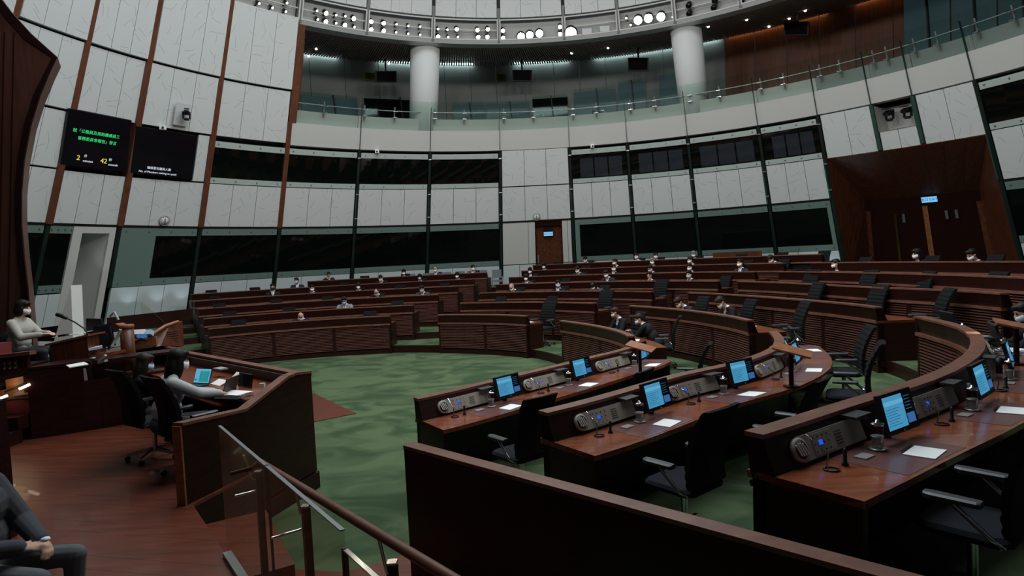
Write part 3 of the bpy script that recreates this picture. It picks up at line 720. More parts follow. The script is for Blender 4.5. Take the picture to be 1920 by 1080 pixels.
# gallery counters / tables with thin steel loops
for (u, v) in ((1005, 222), (1120, 205)):
    p = cpt(*wp(u, v, 0.8), 0.8)
    t_, z_ = wp(u, v, 0.8)
    mb = MB(); mb.tube([cpt(t_+0.9, ZE+0.3, .8), cpt(t_+0.9, ZE+0.75, .8), cpt(t_-1.2, ZE+0.75, .8), cpt(t_-1.2, ZE+0.3, .8)], 0.03, 6)
    tag(mb.build('steel_loop_rail', 'chrome'), 'low steel loop rail on the gallery edge %s' % ('left of the narrow panel joint' if u < 1050 else 'under the hung monitor near the second column'), 'rail')

# ================================================================ LIGHT RING
LAMPS = {}
def lightbox(i, label):
    a, b = RIB[i]-0.25, RIB[i+1]+0.25
    o = empty('light_trough', cpt((a+b)/2, ZL0), label, 'light trough', 'light troughs of the ring')
    cplate_obj('back', 'light_back', o, a, b, ZL0, ZL1, 0.36, 0.05, n=4)
    cplate_obj('sill', 'light_metal', o, a, b, ZL0, ZL0+0.05, -0.02, 0.5, n=4)
    for z in (ZL0+0.03, ZL1-0.03):
        mb = MB(); mb.sweep([[cpt(t, z-0.025, -0.04), cpt(t, z+0.025, -0.04), cpt(t, z+0.025, 0.0), cpt(t, z-0.025, 0.0)] for t in [a+(b-a)*k/5 for k in range(6)]]); mb.build('frame_rail', 'white_plain', o)
    for t in (a, b):
        mb = MB(); mb.bar(cpt(t, ZL0, -0.02), cpt(t, ZL1, -0.02), 0.05, 0.05); mb.build('frame_post', 'white_plain', o)
    if i not in (4,):
        mb = MB(); mb.sweep([[cpt(t, z-0.02, 0.1), cpt(t, z+0.02, 0.1), cpt(t, z+0.02, 0.14), cpt(t, z-0.02, 0.14)] for t in [a+(b-a)*k/5 for k in range(6)] for z in (12.9,)]); mb.build('lamp_rail', 'white_plain', o)
    return o
for i, nm in ((0, 'light trough at the left end of the ring, cut by the frame top'), (1, 'light trough directly right of the wooden pier'), (2, 'light trough left of the first gallery column'), (3, 'light trough right of the first gallery column'),
              (4, 'light trough in the middle of the ring with three big lamps'), (5, 'nearly empty light trough next to the glaring lamp'), (6, 'light trough with three large white lamps left of the second column'), (7, 'light trough right of the second column with unlit lamps'), (8, 'light trough at the right end of the ring')):
    lightbox(i, nm)
    cplate_obj('light_post', 'steel_dark', wall_of(i), RIB[i]+0.25, RIB[i]-0.25, ZL0-0.1, ZL1+0.4, -0.04, 0.3, n=1)
def lamp(u, v, r, m, label, grp):
    th, z = wp(u, v, 0.0); c = cpt(th, z, 0.02)
    d = (Vector((AX, AY, 3.0))-c).normalized()
    o = empty('spotlight', c, label, 'spotlight', grp)
    MB().lathe([(r*0.7, -0.25), (r*1.15, -0.2), (r*1.2, 0.05), (r*1.05, 0.05), (r*1.0, 0.0)], c, 14, d).build('can', 'black', o)
    MB().lathe([(r*0.98, -0.01), (r*0.9, 0.03), (r*0.4, 0.045)], c, 14, d).build('lens', m, o)
    MB().bar(c-d*0.1, cpt(th, z, 0.35), 0.04, 0.04).build('bracket', 'black', o)
D5 = lambda zx, zy: (530+zx/3.49, zy/3.49)
D6 = lambda zx, zy: (1000+zx/3.6, zy/3.6)
warm_big = [D5(285, 85), D5(283, 140), D5(466, 120), D5(580, 140), D5(662, 150), D5(662, 200), D5(580, 192), D5(1140, 190), D5(1017, 238), D5(1275, 195), D5(1342, 190), D5(1280, 242), D5(1340, 240), D5(1442, 200), D5(1442, 246), D5(408, 162), D6(180, 180), D6(180, 228)]
small = [D5(225, 68), D5(230, 125), D5(350, 97), D5(350, 150), D5(410, 103), D5(470, 175), D5(745, 157), D5(743, 210), D5(823, 167), D5(822, 218), D5(900, 172), D5(900, 226), D5(1017, 188), D5(1078, 192), D5(1083, 240), D5(1147, 240), D6(627, 120), D6(657, 167), D6(942, 62), D6(942, 113), (486, 6), (511, 14), (538, 5), (536, 21)]
TRN = {0: 'trough cut by frame top', 1: 'trough right of wooden pier', 2: 'trough left of first column', 3: 'trough right of first column', 4: 'middle trough', 5: 'nearly empty trough', 6: 'trough left of second column'}
ONUM = ['first', 'second', 'third', 'fourth', 'fifth', 'sixth', 'seventh', 'eighth']
_all = []
for (u, v) in warm_big: _all.append((u, v, 1))
for (u, v) in small: _all.append((u, v, 0))
_rows = {}
for (u, v, big) in _all:
    th, z = wp(u, v); tr_ = max(i for i in TRN if RIB[i] >= th-0.2); _rows.setdefault((tr_, z > 12.87), []).append((u, v, big))
for (tr_, upper), lst in _rows.items():
    for j, (u, v, big) in enumerate(sorted(lst)):
        lb = '%s spotlight, %s from left, %s row, in %s' % ('glowing warm' if big else 'small dim', ONUM[j], 'upper' if upper else 'lower', TRN[tr_])
        if big: lamp(u, v, 0.085, 'lamp_warm', lb, 'glowing warm spotlights')
        else: lamp(u, v, 0.05, 'lamp_dim', lb, 'small dim spotlights')
for k, (u, v) in enumerate([D5(1560, 237), D5(1617, 228), D5(1680, 218)]): lamp(u, v, 0.16, 'lamp_white', '%s of the three big white lamps in the middle trough' % ('leftmost', 'middle one', 'rightmost')[k], 'big white lamps')
for k, (u, v) in enumerate([D6(706, 135), D6(776, 122), D6(860, 112)]): lamp(u, v, 0.18, 'lamp_white', '%s of the three big white lamps beside the second column' % ('leftmost', 'middle one', 'rightmost')[k], 'big white lamps')
lamp(1070, 62, 0.26, 'lamp_warm', 'large glaring warm spotlight right of the middle trough', None)
for k, (u, v) in enumerate([(1291, 10), (1292, 25), (1338, 14), (1340, 1), (1389, 2)]): lamp(u, v, 0.10, 'black_gloss', 'unlit black spotlight right of the second column, ' + ('upper left one', 'lower left one', 'lower middle one', 'upper middle one', 'rightmost one')[k], 'unlit spotlights')
for k, (u, v) in enumerate([D6(360, 215), D6(480, 198)]):
    c = cpt(*wp(u, v, 0.1), 0.1)
    tag(MB().box(c, (0.42, 0.15, 0.24)).build('equipment_box', 'paper_grey'), '%s pale equipment box in the nearly empty trough' % ('left', 'right')[k], 'box', 'pale boxes')
# small white cameras fixed under the parapet
for k, (u, v) in enumerate([(707, 284), (1110.5, 274)]):
    c = cpt(*wp(u, v, -0.1), -0.12)
    o = empty('small_camera', c-Vector((0,0,0.1)), 'small white camera on the window head %s' % ('left of the first gallery column' if k == 0 else 'right of the clock bay'), 'camera', 'small white cameras')
    MB().box(c, (0.16, 0.14, 0.16)).build('case', 'paper', o); MB().tube([c, c+Vector((0.01, -0.12, -0.02))], 0.04, 10).build('lens', 'black', o)
c = cpt(*wp(302, 240, -0.1), -0.2); o = empty('small_camera', c-Vector((0,0,0.1)), 'small white camera on the left wall over the right text screen', 'camera', 'small white cameras')
MB().box(c, (0.17, 0.14, 0.15)).build('case', 'paper', o); MB().tube([c, c+Vector((0.06, -0.11, -0.02))], 0.04, 10).build('lens', 'black', o)
# wash lights at the foot of the wall
def wash(th, power, z=1.3, col=(0.72, 0.9, 1.0)):
    p = cpt(th, z, -0.45); q = cpt(th, z+1.6, -0.05)
    l = bpy.data.lights.new('floor_wash', 'SPOT'); l.energy = power; l.color = col; l.spot_size = rad(75); l.spot_blend = 0.8; l.shadow_soft_size = 0.06
    o = bpy.data.objects.new('floor_wash', l); COL.objects.link(o); o.location = p; o.rotation_euler = (q-p).to_track_quat('-Z', 'Y').to_euler()
for th in (151, 147.5, 144.5, 94, 91.5, 84.5, 47.5, 45.5): wash(th, 10)
wash(156.0, 14, 2.3, (0.75, 0.85, 1.0))
# ================================================================ FLOOR, TIERS AND THE CURVED DESK ROWS
OX, OY = -4.6, 12.5
RTAB = [
 [(-62, 6.05), (-56, 6.05), (-48, 5.97), (-41, 5.97), (-33, 6.1), (-24.5, 6.35), (-15.6, 6.75), (-3.7, 6.8), (15, 6.6), (28.6, 6.55), (45, 6.95), (72, 7.1), (85, 7.25), (140, 7.25)],
 [(-62, 8.35), (-55, 8.35), (-41.3, 8.38), (-33.6, 8.75), (-25.1, 9.02), (-14.6, 9.05), (-3.6, 9.05), (11.3, 8.86), (28, 8.68), (39, 8.85), (73, 8.9), (85, 8.75), (140, 8.75)],
 [(-62, 10.38), (-54.6, 10.44), (-48.3, 10.54), (-40.1, 10.85), (-31.4, 11.12), (-23.2, 11.25), (-15.4, 11.12), (-6.7, 11.12), (9.5, 10.72), (28, 10.72), (72, 10.85), (140, 10.8)],
 [(-62, 12.4), (-10, 12.85), (5.4, 12.15), (27, 12.45), (72, 12.65), (140, 12.7)],
 [(-62, 13.9), (-7, 13.55), (6, 13.45), (26, 13.75), (45, 14.0), (72, 14.2), (140, 14.3)],
 [(-62, 15.2), (-2, 14.7), (8, 14.5), (24, 14.75), (45, 15.4), (72, 15.8), (140, 16.0)],
 [(-62, 16.8), (24, 16.5), (45, 16.9), (72, 17.2), (140, 17.5)],
]
def RK(k, th):
    T = RTAB[k]
    if th <= T[0][0]: return T[0][1]
    if th >= T[-1][0]: return T[-1][1]
    for i in range(len(T)-1):
        if T[i][0] <= th <= T[i+1][0]:
            x0, y0 = T[i]; x1, y1 = T[i+1]
            def sl(j):
                a = max(j-1, 0); b = min(j+1, len(T)-1); return (T[b][1]-T[a][1])/(T[b][0]-T[a][0])
            h = x1-x0; s = (th-x0)/h; m0 = sl(i)*h; m1 = sl(i+1)*h
            return (2*s**3-3*s*s+1)*y0+(s**3-2*s*s+s)*m0+(-2*s**3+3*s*s)*y1+(s**3-s*s)*m1
def rp(k, th, dr, z): r = RK(k, th)+dr; t = rad(th); return Vector((OX+r*math.cos(t), OY+r*math.sin(t), z))
RISE = 0.21
def ztab(k): return 0.95+RISE*k
def zhut(k): return 1.20+RISE*k
def ztier(k): return 0.22+RISE*k if k >= 0 else 0.0
def ths(a, b, step=2.5):
    n = max(2, int(abs(b-a)/step+0.99)); return [a+(b-a)*i/n for i in range(n+1)]

floor = MB().add([(-22, -4, 0), (24, -4, 0), (24, 36, 0), (-22, 36, 0)], [(0,1,2,3)]).build('floor', 'carpet_green', None, 'structure')
tiers = empty('floor_tiers', (OX, OY, 0), kind='structure')
for k in range(7):
    lo = -57.5 if k < 3 else -14.0
    hi = 131.0
    top = MB(); ris = MB(); ts = ths(lo, hi, 3)
    outer = 1.0 if k < 6 else 1.2
    f = [rp(k, t, 0.17, ztier(k)) for t in ts]
    if k < 6: b = [rp(k+1, t, 0.22, ztier(k)) for t in ts]
    else: b = [rp(k, t, 5.0, ztier(k)) for t in ts]
    n = len(ts); top.add(f+b, [(i, i+1, n+i+1, n+i) for i in range(n-1)]); top.build('tier_carpet', 'carpet_green', tiers)
    g = [rp(k, t, 0.17, ztier(k-1)-0.02) for t in ts]
    ris.add(f+g, [(i, i+1, n+i+1, n+i) for i in range(n-1)])
    ris.sweep([[rp(k, t, 0.165, ztier(k)-0.05), rp(k, t, 0.23, ztier(k)-0.05), rp(k, t, 0.23, ztier(k)+0.006), rp(k, t, 0.165, ztier(k)+0.006)] for t in ts])
    ris.build('tier_riser', 'mahogany', tiers)

def desk(k, a, b, label, nb=None, slats=True, inlay=None, slat_bays=None, block=''):
    """one curved desk row: a > b in degrees (left end first, as seen from the well)"""
    zt, zh, zf, zp = ztab(k), zhut(k), ztier(k), ztier(k-1)
    tm = (a+b)/2
    o = empty('member_desk', rp(k, tm, 0.35, zf), label, 'desk', 'curved desk rows of the chamber')
    T = ths(a, b, 2.5)
    P = lambda t, dr, z: rp(k, t, dr, z)
    MB().sweep([[P(t, 0.0, zh-0.03), P(t, 0.045, zt), P(t, 0.20, zt), P(t, 0.12, zh-0.03)] for t in T]).build('hutch', 'mahogany', o)
    MB().sweep([[P(t, -0.012, zh-0.03), P(t, -0.012, zh), P(t, 0.125, zh), P(t, 0.125, zh-0.03)] for t in T]).build('cap', 'mahogany_cap', o)
    MB().sweep([[P(t, 0.0, zt-0.05), P(t, 0.0, zt+0.0), P(t, 0.10, zt), P(t, 0.10, zt-0.05)] for t in T]).build('ledge', 'mahogany_cap', o)
    MB().sweep([[P(t, 0.10, zt-0.045), P(t, 0.10, zt), P(t, 0.73, zt), P(t, 0.73, zt-0.045)] for t in T]).build('table_top', 'mahogany_top', o)
    MB().sweep([[P(t, 0.05, zp), P(t, 0.05, zp+0.13), P(t, 0.12, zp+0.13), P(t, 0.12, zp)] for t in T]).build('plinth', 'mahogany', o)
    MB().sweep([[P(t, 0.11, zp+0.1), P(t, 0.11, zt-0.04), P(t, 0.16, zt-0.04), P(t, 0.16, zp+0.1)] for t in T]).build('front_panel', 'black', o)
    for e in (a, b):
        d = 0.05/RK(k, e)*57.3*(1 if e == a else -1)
        prof = [(0.0, zh-0.03), (0.12, zh-0.03), (0.20, zt-0.002), (0.725, zt-0.002), (0.70, zf), (0.08, zf), (0.05, zp), (0.02, zp), (0.04, zt-0.05), (0.02, zt)]
        MB().sweep([[P(e, r, z) for r, z in prof], [P(e-d, r, z) for r, z in prof]]).build('end_panel', 'mahogany', o)
    arc = rad(abs(a-b))*RK(k, tm)
    nb = nb or max(1, round(arc/1.75))
    for i in range(nb+1):
        t = a+(b-a)*i/nb; h = 0.05/RK(k, t)*57.3
        t = min(max(t, min(a, b)+h), max(a, b)-h)
        MB().sweep([[P(t+h, r, z) for r, z in ((0.04, zp+.1), (0.13, zp+.1), (0.13, zt-.045), (0.04, zt-.045))], [P(t-h, r, z) for r, z in ((0.04, zp+.1), (0.13, zp+.1), (0.13, zt-.045), (0.04, zt-.045))]]).build('stile', 'mahogany', o)
    if slats:
        z0, z1 = zp+0.16, zt-0.07; ns = max(6, round((z1-z0)/0.047))
        for i in range(nb):
            if slat_bays is not None and i not in slat_bays: continue
            m = 0.055/RK(k, tm)*57.3
            t0 = a+(b-a)*i/nb-m; t1 = a+(b-a)*(i+1)/nb+m
            lv = empty('louver', P((t0+t1)/2, 0.1, zp)-base_of(o)); lv.parent = o
            tt = ths(t0, t1, 4.5)
            for s in range(ns):
                zz = z0+(z1-z0)*(s+0.5)/ns
                MB().sweep([[P(t, 0.035, zz-0.008), P(t, 0.035, zz+0.009), P(t, 0.105, zz+0.019), P(t, 0.105, zz+0.002)] for t in tt]).build('slat', 'mahogany_slat', lv)
    if inlay:
        for ii, t in enumerate(inlay):
            h = (0.40 if ii < 2 else 0.66)/(RK(k, t)+0.5)*57.3
            MB().sweep([[P(q, 0.235, zt-0.001), P(q, 0.235, zt+0.002), P(q, 0.70, zt+0.002), P(q, 0.70, zt-0.001)] for q in ths(t+h, t-h, 2)]).build('leather_inlay', 'leather', o)
    return o
ORD = ['front row', 'second row', 'third row', 'fourth row', 'fifth row', 'sixth row', 'seventh row']
LROW = [(126.5, 84.4), (125.5, 82.0), (124.5, 80.2), (123.8, 78.9), (123.4, 77.8), (106.1, 77.2)]
CROW = [(71.3, 44.9), (71.4, 38.6), (71.6, 35.6), (71.7, 30.5), (71.6, 29.3), (71.4, 28.5), (71.0, 28.0)]
DROW = [(28.8, -3.8), (28.0, -3.7), (27.8, -6.9), (26.9, -9.5), (25.5, -7.5), (24.3, -6.0)]
EROW = [(-15.8, -56.25), (-14.5, -55.0), (-15.2, -54.55)]
SEATS = {('E', 0): [-47.4, -33.7, -19.6], ('E', 1): [-48.3, -38.4, -28.3, -18.2], ('E', 2): [-49.5, -41.6, -34.0, -26.2, -18.6]}
def seat_angles(k, a, b, pitch=1.5):
    R = RK(k, (a+b)/2)+0.3; n = max(1, int(rad(abs(a-b))*R/pitch)); return [a+(b-a)*(i+0.5)/n for i in range(n)]
for k, (a, b) in enumerate(LROW):
    SEATS[('L', k)] = seat_angles(k, a, b)
    nb = 3 if k == 0 else None; arc = rad(a-b)*RK(k, (a+b)/2); n_ = nb or max(1, round(arc/1.75))
    desk(k, a, b, 'curved dark wood desk, %s of the left block beside the clerks counter' % ORD[k], nb=nb, slat_bays=None if k == 0 else [n_-1], inlay=SEATS[('L', k)] if k == 0 else None)
for k, (a, b) in enumerate(CROW):
    SEATS[('C', k)] = seat_angles(k, a, b)
    nb = 2 if k == 0 else None
    desk(k, a, b, 'curved dark wood desk, %s of the middle block below the small door' % ORD[k], nb=nb, slats=k < 6)
for k, (a, b) in enumerate(DROW):
    SEATS[('D', k)] = seat_angles(k, a, b)
    nb = 2 if k == 0 else None
    desk(k, a, b, 'curved dark wood desk, %s of the right block facing the double door side' % ORD[k], nb=nb, slats=k < 6)
for k, (a, b) in enumerate(EROW):
    desk(k, a, b, 'glossy wooden desk with monitors, %s of the near block by the foreground partition' % ORD[k], slats=True, slat_bays=[0, 1] if k else [0], inlay=SEATS[('E', k)])
# wooden strip laid in the carpet beside the clerks counter
mb = MB(); mb.prism([at(560, 725, 0.0), at(668, 776, 0.0), at(560, 797, 0.0)], (0, 0, 0.012)); mb.build('floor_deck', 'wood_floor', None, 'structure')

# foreground partition
ZPT = 1.2
pa, pb = at(757, 835, ZPT), at(1650, 1080, ZPT); pd = (pb-pa).normalized(); pn = Vector((-pd.y, pd.x, 0))
if pn.y < 0: pn = -pn
pb = pa+pd*6.0
part = empty('partition', (pa.x, pa.y, 0), 'long low dark wood partition with a brown cap across the foreground', 'partition')
MB().prism([(pa.x, pa.y, 0), (pb.x, pb.y, 0), (pb.x, pb.y, ZPT-0.03), (pa.x, pa.y, ZPT-0.03)], pn*0.12).build('panel', 'mahogany', part)
c0 = [Vector(p) for p in (pa-pd*0.004-pn*0.004, pb-pn*0.004, pb+pn*0.124, pa-pd*0.004+pn*0.124)]
MB().prism([Vector((p.x, p.y, ZPT-0.03)) for p in c0], (0, 0, 0.03)).build('cap', 'mahogany_cap', part)
# ================================================================ RAISED WOODEN PLATFORM, DAIS AND CLERKS' COUNTER ON THE LEFT
ZP, ZDA = 0.6, 1.15
def rpl(u, v, p0, n):
    r = ray(u, v); n = Vector(n); return CAMP + r*((Vector(p0)-CAMP).dot(n)/r.dot(n))
K0, K1 = at(341, 800, 1.36), at(583, 700, 1.47)
K2, K3 = at(365, 662, 1.47), at(335, 655, 1.47)
ge0, ge1 = at(427, 1045, ZP), at(632, 990, 1.63)
gdir = Vector((ge1.x-ge0.x, ge1.y-ge0.y, 0)).normalized()
G0 = Vector((ge0.x, ge0.y, ZP)); GEND = G0+gdir*5.2
pl = [Vector((-13, -2.5, 0)), Vector((GEND.x-0.0, -2.5, 0)), Vector((GEND.x, GEND.y, 0)), Vector((G0.x, G0.y, 0)), Vector((K0.x+0.05, K0.y, 0)), Vector((K1.x-0.06, K1.y-0.05, 0)), Vector((K2.x, K2.y-0.05, 0)), Vector((K3.x, K3.y, 0)), Vector((-7.5, 12.2, 0)), Vector((-13, 12.2, 0))]
plat = empty('floor_platform', (-6, 6, 0), kind='structure')
# long floor boards laid across (each a piece), clipped to the platform outline
from mathutils.geometry import intersect_line_line_2d
def clip_poly(poly, p, n):
    out = []
    for i in range(len(poly)):
        a, b = poly[i], poly[(i+1) % len(poly)]; da, db = (a-p).dot(n), (b-p).dot(n)
        if da >= 0: out.append(a)
        if da*db < 0: out.append(a.lerp(b, da/(da-db)))
    return out
bd = Vector((0.97, -0.24, 0)).normalized(); bn = Vector((-bd.y, bd.x, 0))
w_ = 0.19
proj = [p.dot(bn) for p in pl]; s = min(proj); kk = 0
while s < max(proj):
    q = clip_poly(clip_poly(pl, bn*(s+0.0006), bn), bn*(s+w_-0.0006), -bn)
    if len(q) >= 3 and max(p.y for p in q) > 1.5:
        MB().prism([Vector((p.x, p.y, ZP-0.03)) for p in q], (0, 0, 0.03+0.0006*(kk % 3))).build('board', 'wood_floor', plat)
    s += w_; kk += 1
MB().prism([Vector((p.x, p.y, 0)) for p in pl], (0, 0, ZP-0.031)).build('platform_base', 'mahogany', plat)

# ---- dais block with steps
dais = empty('floor_dais', (-8, 10, 0), kind='structure')
A1, A2 = at(60, 824, ZP), at(165, 808, ZP)
MB().prism([(A1.x+0.1, A1.y+0.15, ZP), (A2.x, A2.y+0.1, ZP), (-5.35, 10.2, ZP), (-5.7, 11.6, ZP), (-7, 12.2, ZP), (-13, 12.2, ZP), (-13, A1.y+0.3, ZP)], (0, 0, ZDA-ZP)).build('dais_block', 'mahogany', dais)
for k in range(3):
    MB().box((A1.x-0.75, A1.y-0.30+0.28*k, ZP+0.09*(2*k+1)), (1.45, 0.34, 0.18*(k+1) if False else 0.18)).build('step', 'red_fabric' if k == 2 else 'mahogany', dais)
# ---- desk front of the presiding seat
pdsk = empty('presiding_desk', (A1.x, A1.y, ZP), 'dark wooden presiding desk front beside the red steps', 'desk')
topz = 1.58
B1, B2, B3 = Vector((A1.x, A1.y, ZP)), Vector((A2.x, A2.y, ZP)), Vector((-5.30, 9.9, ZP))
def vwall(a, b, z0, z1, t, name, m, par):
    a = Vector((a.x, a.y, z0)); b = Vector((b.x, b.y, z0)); d = (b-a).normalized(); n = Vector((-d.y, d.x, 0))
    return MB().prism([a, b, Vector((b.x, b.y, z1)), Vector((a.x, a.y, z1))], n*t).build(name, m, par)
vwall(B1, B2, ZP, topz, 0.08, 'front_panel', 'mahogany', pdsk)
vwall(B2, B3, ZP, topz-0.25, 0.08, 'front_panel', 'mahogany', pdsk)
MB().prism([(B1.x-0.03, B1.y-0.03, topz), (B2.x, B2.y-0.03, topz), (B3.x+0.02, B3.y-0.05, topz), (B3.x-0.2, B3.y+0.35, topz), (B2.x, B2.y+0.55, topz), (B1.x, B1.y+0.6, topz)], (0, 0, 0.035)).build('table_top', 'mahogany', pdsk)
# upper shelf with desk things
q0, q1 = atY(165, 668, 9.75), atY(232, 655, 10.1)
MB().bar(q0, q1, 0.5, 0.05).build('upper_shelf', 'mahogany_top', pdsk)
MB().bar(q0-Vector((0, 0, 0.24)), q1-Vector((0, 0, 0.24)), 0.4, 0.4).build('drawer_case', 'mahogany', pdsk)
# ---- lectern box with a sloped top
y_ = 9.55
lc = [atY(92, 640, y_), atY(163, 630, y_), atY(168, 690, y_), atY(98, 694, y_)]
lec = empty('desk_lectern', (lc[2]+lc[3])/2, 'brown wooden desk lectern under the speaker’s papers', 'lectern')
MB().prism([lc[0]+Vector((0, 0, -0.05)), lc[1]+Vector((0, 0, 0.0)), lc[2], lc[3]], (0, 0.42, 0)).build('box', 'wood_portal', lec)
MB().prism([lc[0]+Vector((-0.05, -0.03, -0.04)), lc[1]+Vector((0.04, -0.03, 0.03)), lc[1]+Vector((0.04, -0.03, 0.0)), lc[0]+Vector((-0.05, -0.03, -0.07))], (0, 0.5, 0)).build('sloped_top', 'mahogany_top', lec)
ln = (lc[1]-lc[0]).normalized(); lu = Vector((0, 1, 0)).cross(ln) * -1
if lu.z < 0: lu = -lu
for k, (a, b, yo, lb) in enumerate(((0.02, 0.75, 0.05, 'near sheaf of white papers on the desk lectern'), (0.3, 0.98, 0.24, 'far sheaf of white papers on the desk lectern'))):
    p0 = lc[0].lerp(lc[1], a)+lu*(0.045+0.01*k); p1 = lc[0].lerp(lc[1], b)+lu*(0.045+0.01*k)
    tag(MB().prism([p0+Vector((0, yo, 0)), p1+Vector((0, yo, 0)), p1+Vector((0, yo+0.2, 0)), p0+Vector((0, yo+0.2, 0))], lu*0.008).build('paper_sheaf', 'paper'), lb, 'paper', 'papers on the desk lectern')
tag(MB().bar(lc[0].lerp(lc[1], 0.3)+lu*0.06+Vector((0, 0.0, 0)), lc[0].lerp(lc[1], 0.5)+lu*0.06+Vector((0, 0.0, 0)), 0.08, 0.03).build('pointer_device', 'black'), 'small black device lying on the lectern papers', 'device')
# gooseneck microphone
mic = empty('gooseneck_microphone', atY(166, 640, 9.7), 'black gooseneck microphone bending over the desk lectern', 'microphone')
MB().tube([atY(167, 646, 9.7), atY(165, 626, 9.7), atY(158, 616, 9.7), atY(140, 604, 9.7), atY(124, 596, 9.7)], 0.012, 8).build('gooseneck', 'black', mic)
MB().tube([atY(125, 597, 9.7), atY(115, 592, 9.7), atY(106, 589.5, 9.7)], [0.025, 0.035, 0.03], 10).build('head', 'black', mic)
# black monitors on the desk
mon = empty('desk_monitor', atY(180, 645, 9.9), 'black desk monitor seen from behind next to the gooseneck microphone', 'monitor')
MB().prism([atY(161, 597, 9.9), atY(189, 598, 9.9), atY(190, 640, 9.9), atY(162, 640, 9.9)], (0, 0.06, 0)).build('casing', 'black', mon)
MB().bar(atY(176, 640, 9.93), atY(176, 655, 9.93), 0.06, 0.06).build('stand', 'black', mon)
mon = empty('desk_monitor', atY(200, 660, 9.8), 'tilted black monitor with a cluttered arm left of the round wooden post', 'monitor')
MB().prism([atY(174, 612, 9.75), atY(205, 606, 10.0), atY(214, 648, 10.0), atY(178, 655, 9.75)], (0, 0.05, 0)).build('casing', 'black_gloss', mon)
MB().tube([atY(203, 655, 9.7), atY(211, 635, 9.7), atY(205, 612, 9.7)], 0.02, 6).build('arm', 'black', mon)
MB().tube([atY(209, 650, 9.7), atY(221, 630, 9.8), atY(226, 618, 9.8)], 0.025, 6).build('arm', 'steel', mon)
MB().tube([atY(222, 600, 9.9), atY(214, 585, 9.9), atY(206, 593, 9.9)], 0.022, 6).build('cable', 'grey_plastic', mon)
# things on the lower ledge
tag(MB().prism([at(124, 686, topz+0.04), at(158, 680, topz+0.04), at(166, 684, topz+0.04), at(130, 690, topz+0.04)], (0, 0, 0.012)).build('document', 'paper'), 'white document on the presiding desk ledge', 'document')
gcup = empty('drinking_glass', atY(174, 682, 9.1), 'clear glass tumbler on the presiding desk ledge', 'glass')
MB().lathe([(0.03, 0), (0.036, 0.1), (0.033, 0.1), (0.028, 0.01)], atY(174, 683, 9.1), 14).build('tumbler', 'glass_cup', gcup)
MB().lathe([(0.04, 0), (0.04, 0.01)], atY(174, 672, 9.1), 14).build('lid', 'steel', gcup)
ph = empty('desk_phone', atY(190, 676, 9.2), 'pale handset leaning on the presiding desk ledge', 'phone')
MB().bar(atY(184, 678, 9.2), atY(198, 666, 9.2), 0.05, 0.03).build('handset', 'grey_plastic', ph)
MB().bar(atY(186, 680, 9.2), atY(199, 676, 9.2), 0.08, 0.03).build('cradle', 'steel', ph)
for k, (u0, v0, u1, v1, m) in enumerate(((66, 697, 98, 686, 'grey_plastic'), (166, 655, 192, 650, 'paper_grey'))):
    tag(MB().bar(atY(u0, v0, 9.0+0.6*k), atY(u1, v1, 9.1+0.6*k), 0.16, 0.035).build('folder', m), '%s on the presiding desk' % ('grey cushion-like folder at the left end of the ledge', 'pale stack of folders under the tilted monitor')[k], 'folder')
tag(MB().bar(atY(56, 700, 8.8), atY(62, 694, 8.8), 0.02, 0.02).tube([atY(58, 694, 8.79), atY(59, 703, 8.79)], 0.012, 6).build('key_ring', 'chrome'), 'chrome key on the corner of the presiding desk', 'key')
# carved armchair at the far left with a red cushion
arm = empty('carved_armchair', at(20, 752, ZDA), 'carved dark wooden armchair with red cushion at the left edge', 'chair')
cb = atY(-10, 668, 8.75); ct = atY(52, 664, 8.75)
MB().bar(atY(-40, 672, 8.75), atY(62, 661, 8.75), 0.12, 0.05).build('arm_rail', 'mahogany_cap', arm)
pts = [atY(-40, 674, 8.75), atY(50, 666, 8.75), atY(53, 702, 8.75), atY(-40, 708, 8.75)]
MB().prism(pts, (0, 0.06, 0)).build('carved_panel', 'mahogany', arm)
for r_ in range(2):
    for c_ in range(3):
        MB().lathe([(0.035, 0), (0.035, 0.02)], atY(8+c_*11, 679+r_*9-c_*1, 8.74), 10, (0, -1, 0)).build('carving', 'black', arm)
MB().box(atY(-3, 657, 8.95), (0.14, 0.3, 0.2)).build('cushion', 'red_fabric', arm)
MB().bar(atY(50, 700, 8.78), at(52, 752, ZDA) if False else atY(53, 735, 8.78), 0.06, 0.06).build('leg', 'mahogany', arm)
MB().box(atY(5, 690, 9.1), (0.9, 0.6, 0.08)).build('seat', 'mahogany', arm)
# lit recess under the chair
rec = empty('step_light', atY(30, 745, 8.9), 'glowing step lights under the carved armchair', 'lamp')
MB().bar(atY(37, 729, 8.72), atY(55, 721, 8.72), 0.03, 0.03).build('tube_lamp', 'step_glow', rec)
MB().bar(atY(2, 746, 8.72), atY(13, 742, 8.72), 0.03, 0.03).build('tube_lamp', 'step_glow', rec)
MB().prism([atY(10, 712, 8.84), atY(52, 704, 8.84), atY(53, 716, 8.84), atY(12, 733, 8.84)], (0, 0.03, 0)).build('lit_panel', 'wood_light', rec)
MB().prism([atY(-5, 733, 8.86), atY(56, 722, 8.86), atY(58, 745, 8.86), atY(-5, 752, 8.86)], (0, 0.03, 0)).build('lower_panel', 'wood_light', rec)
MB().bar(atY(10, 735, 8.8), atY(56, 714, 8.8), 0.03, 0.03).build('trim', 'black', rec)
MB().bar(atY(-2, 748, 8.8), atY(58, 741, 8.8), 0.03, 0.03).build('trim', 'black', rec)
l_ = bpy.data.lights.new('step_lamp', 'POINT'); l_.energy = 1.0; l_.color = (1, 0.75, 0.4); l_.shadow_soft_size = 0.12
lo_ = bpy.data.objects.new('step_lamp', l_); COL.objects.link(lo_); lo_.location = atY(18, 722, 8.74)

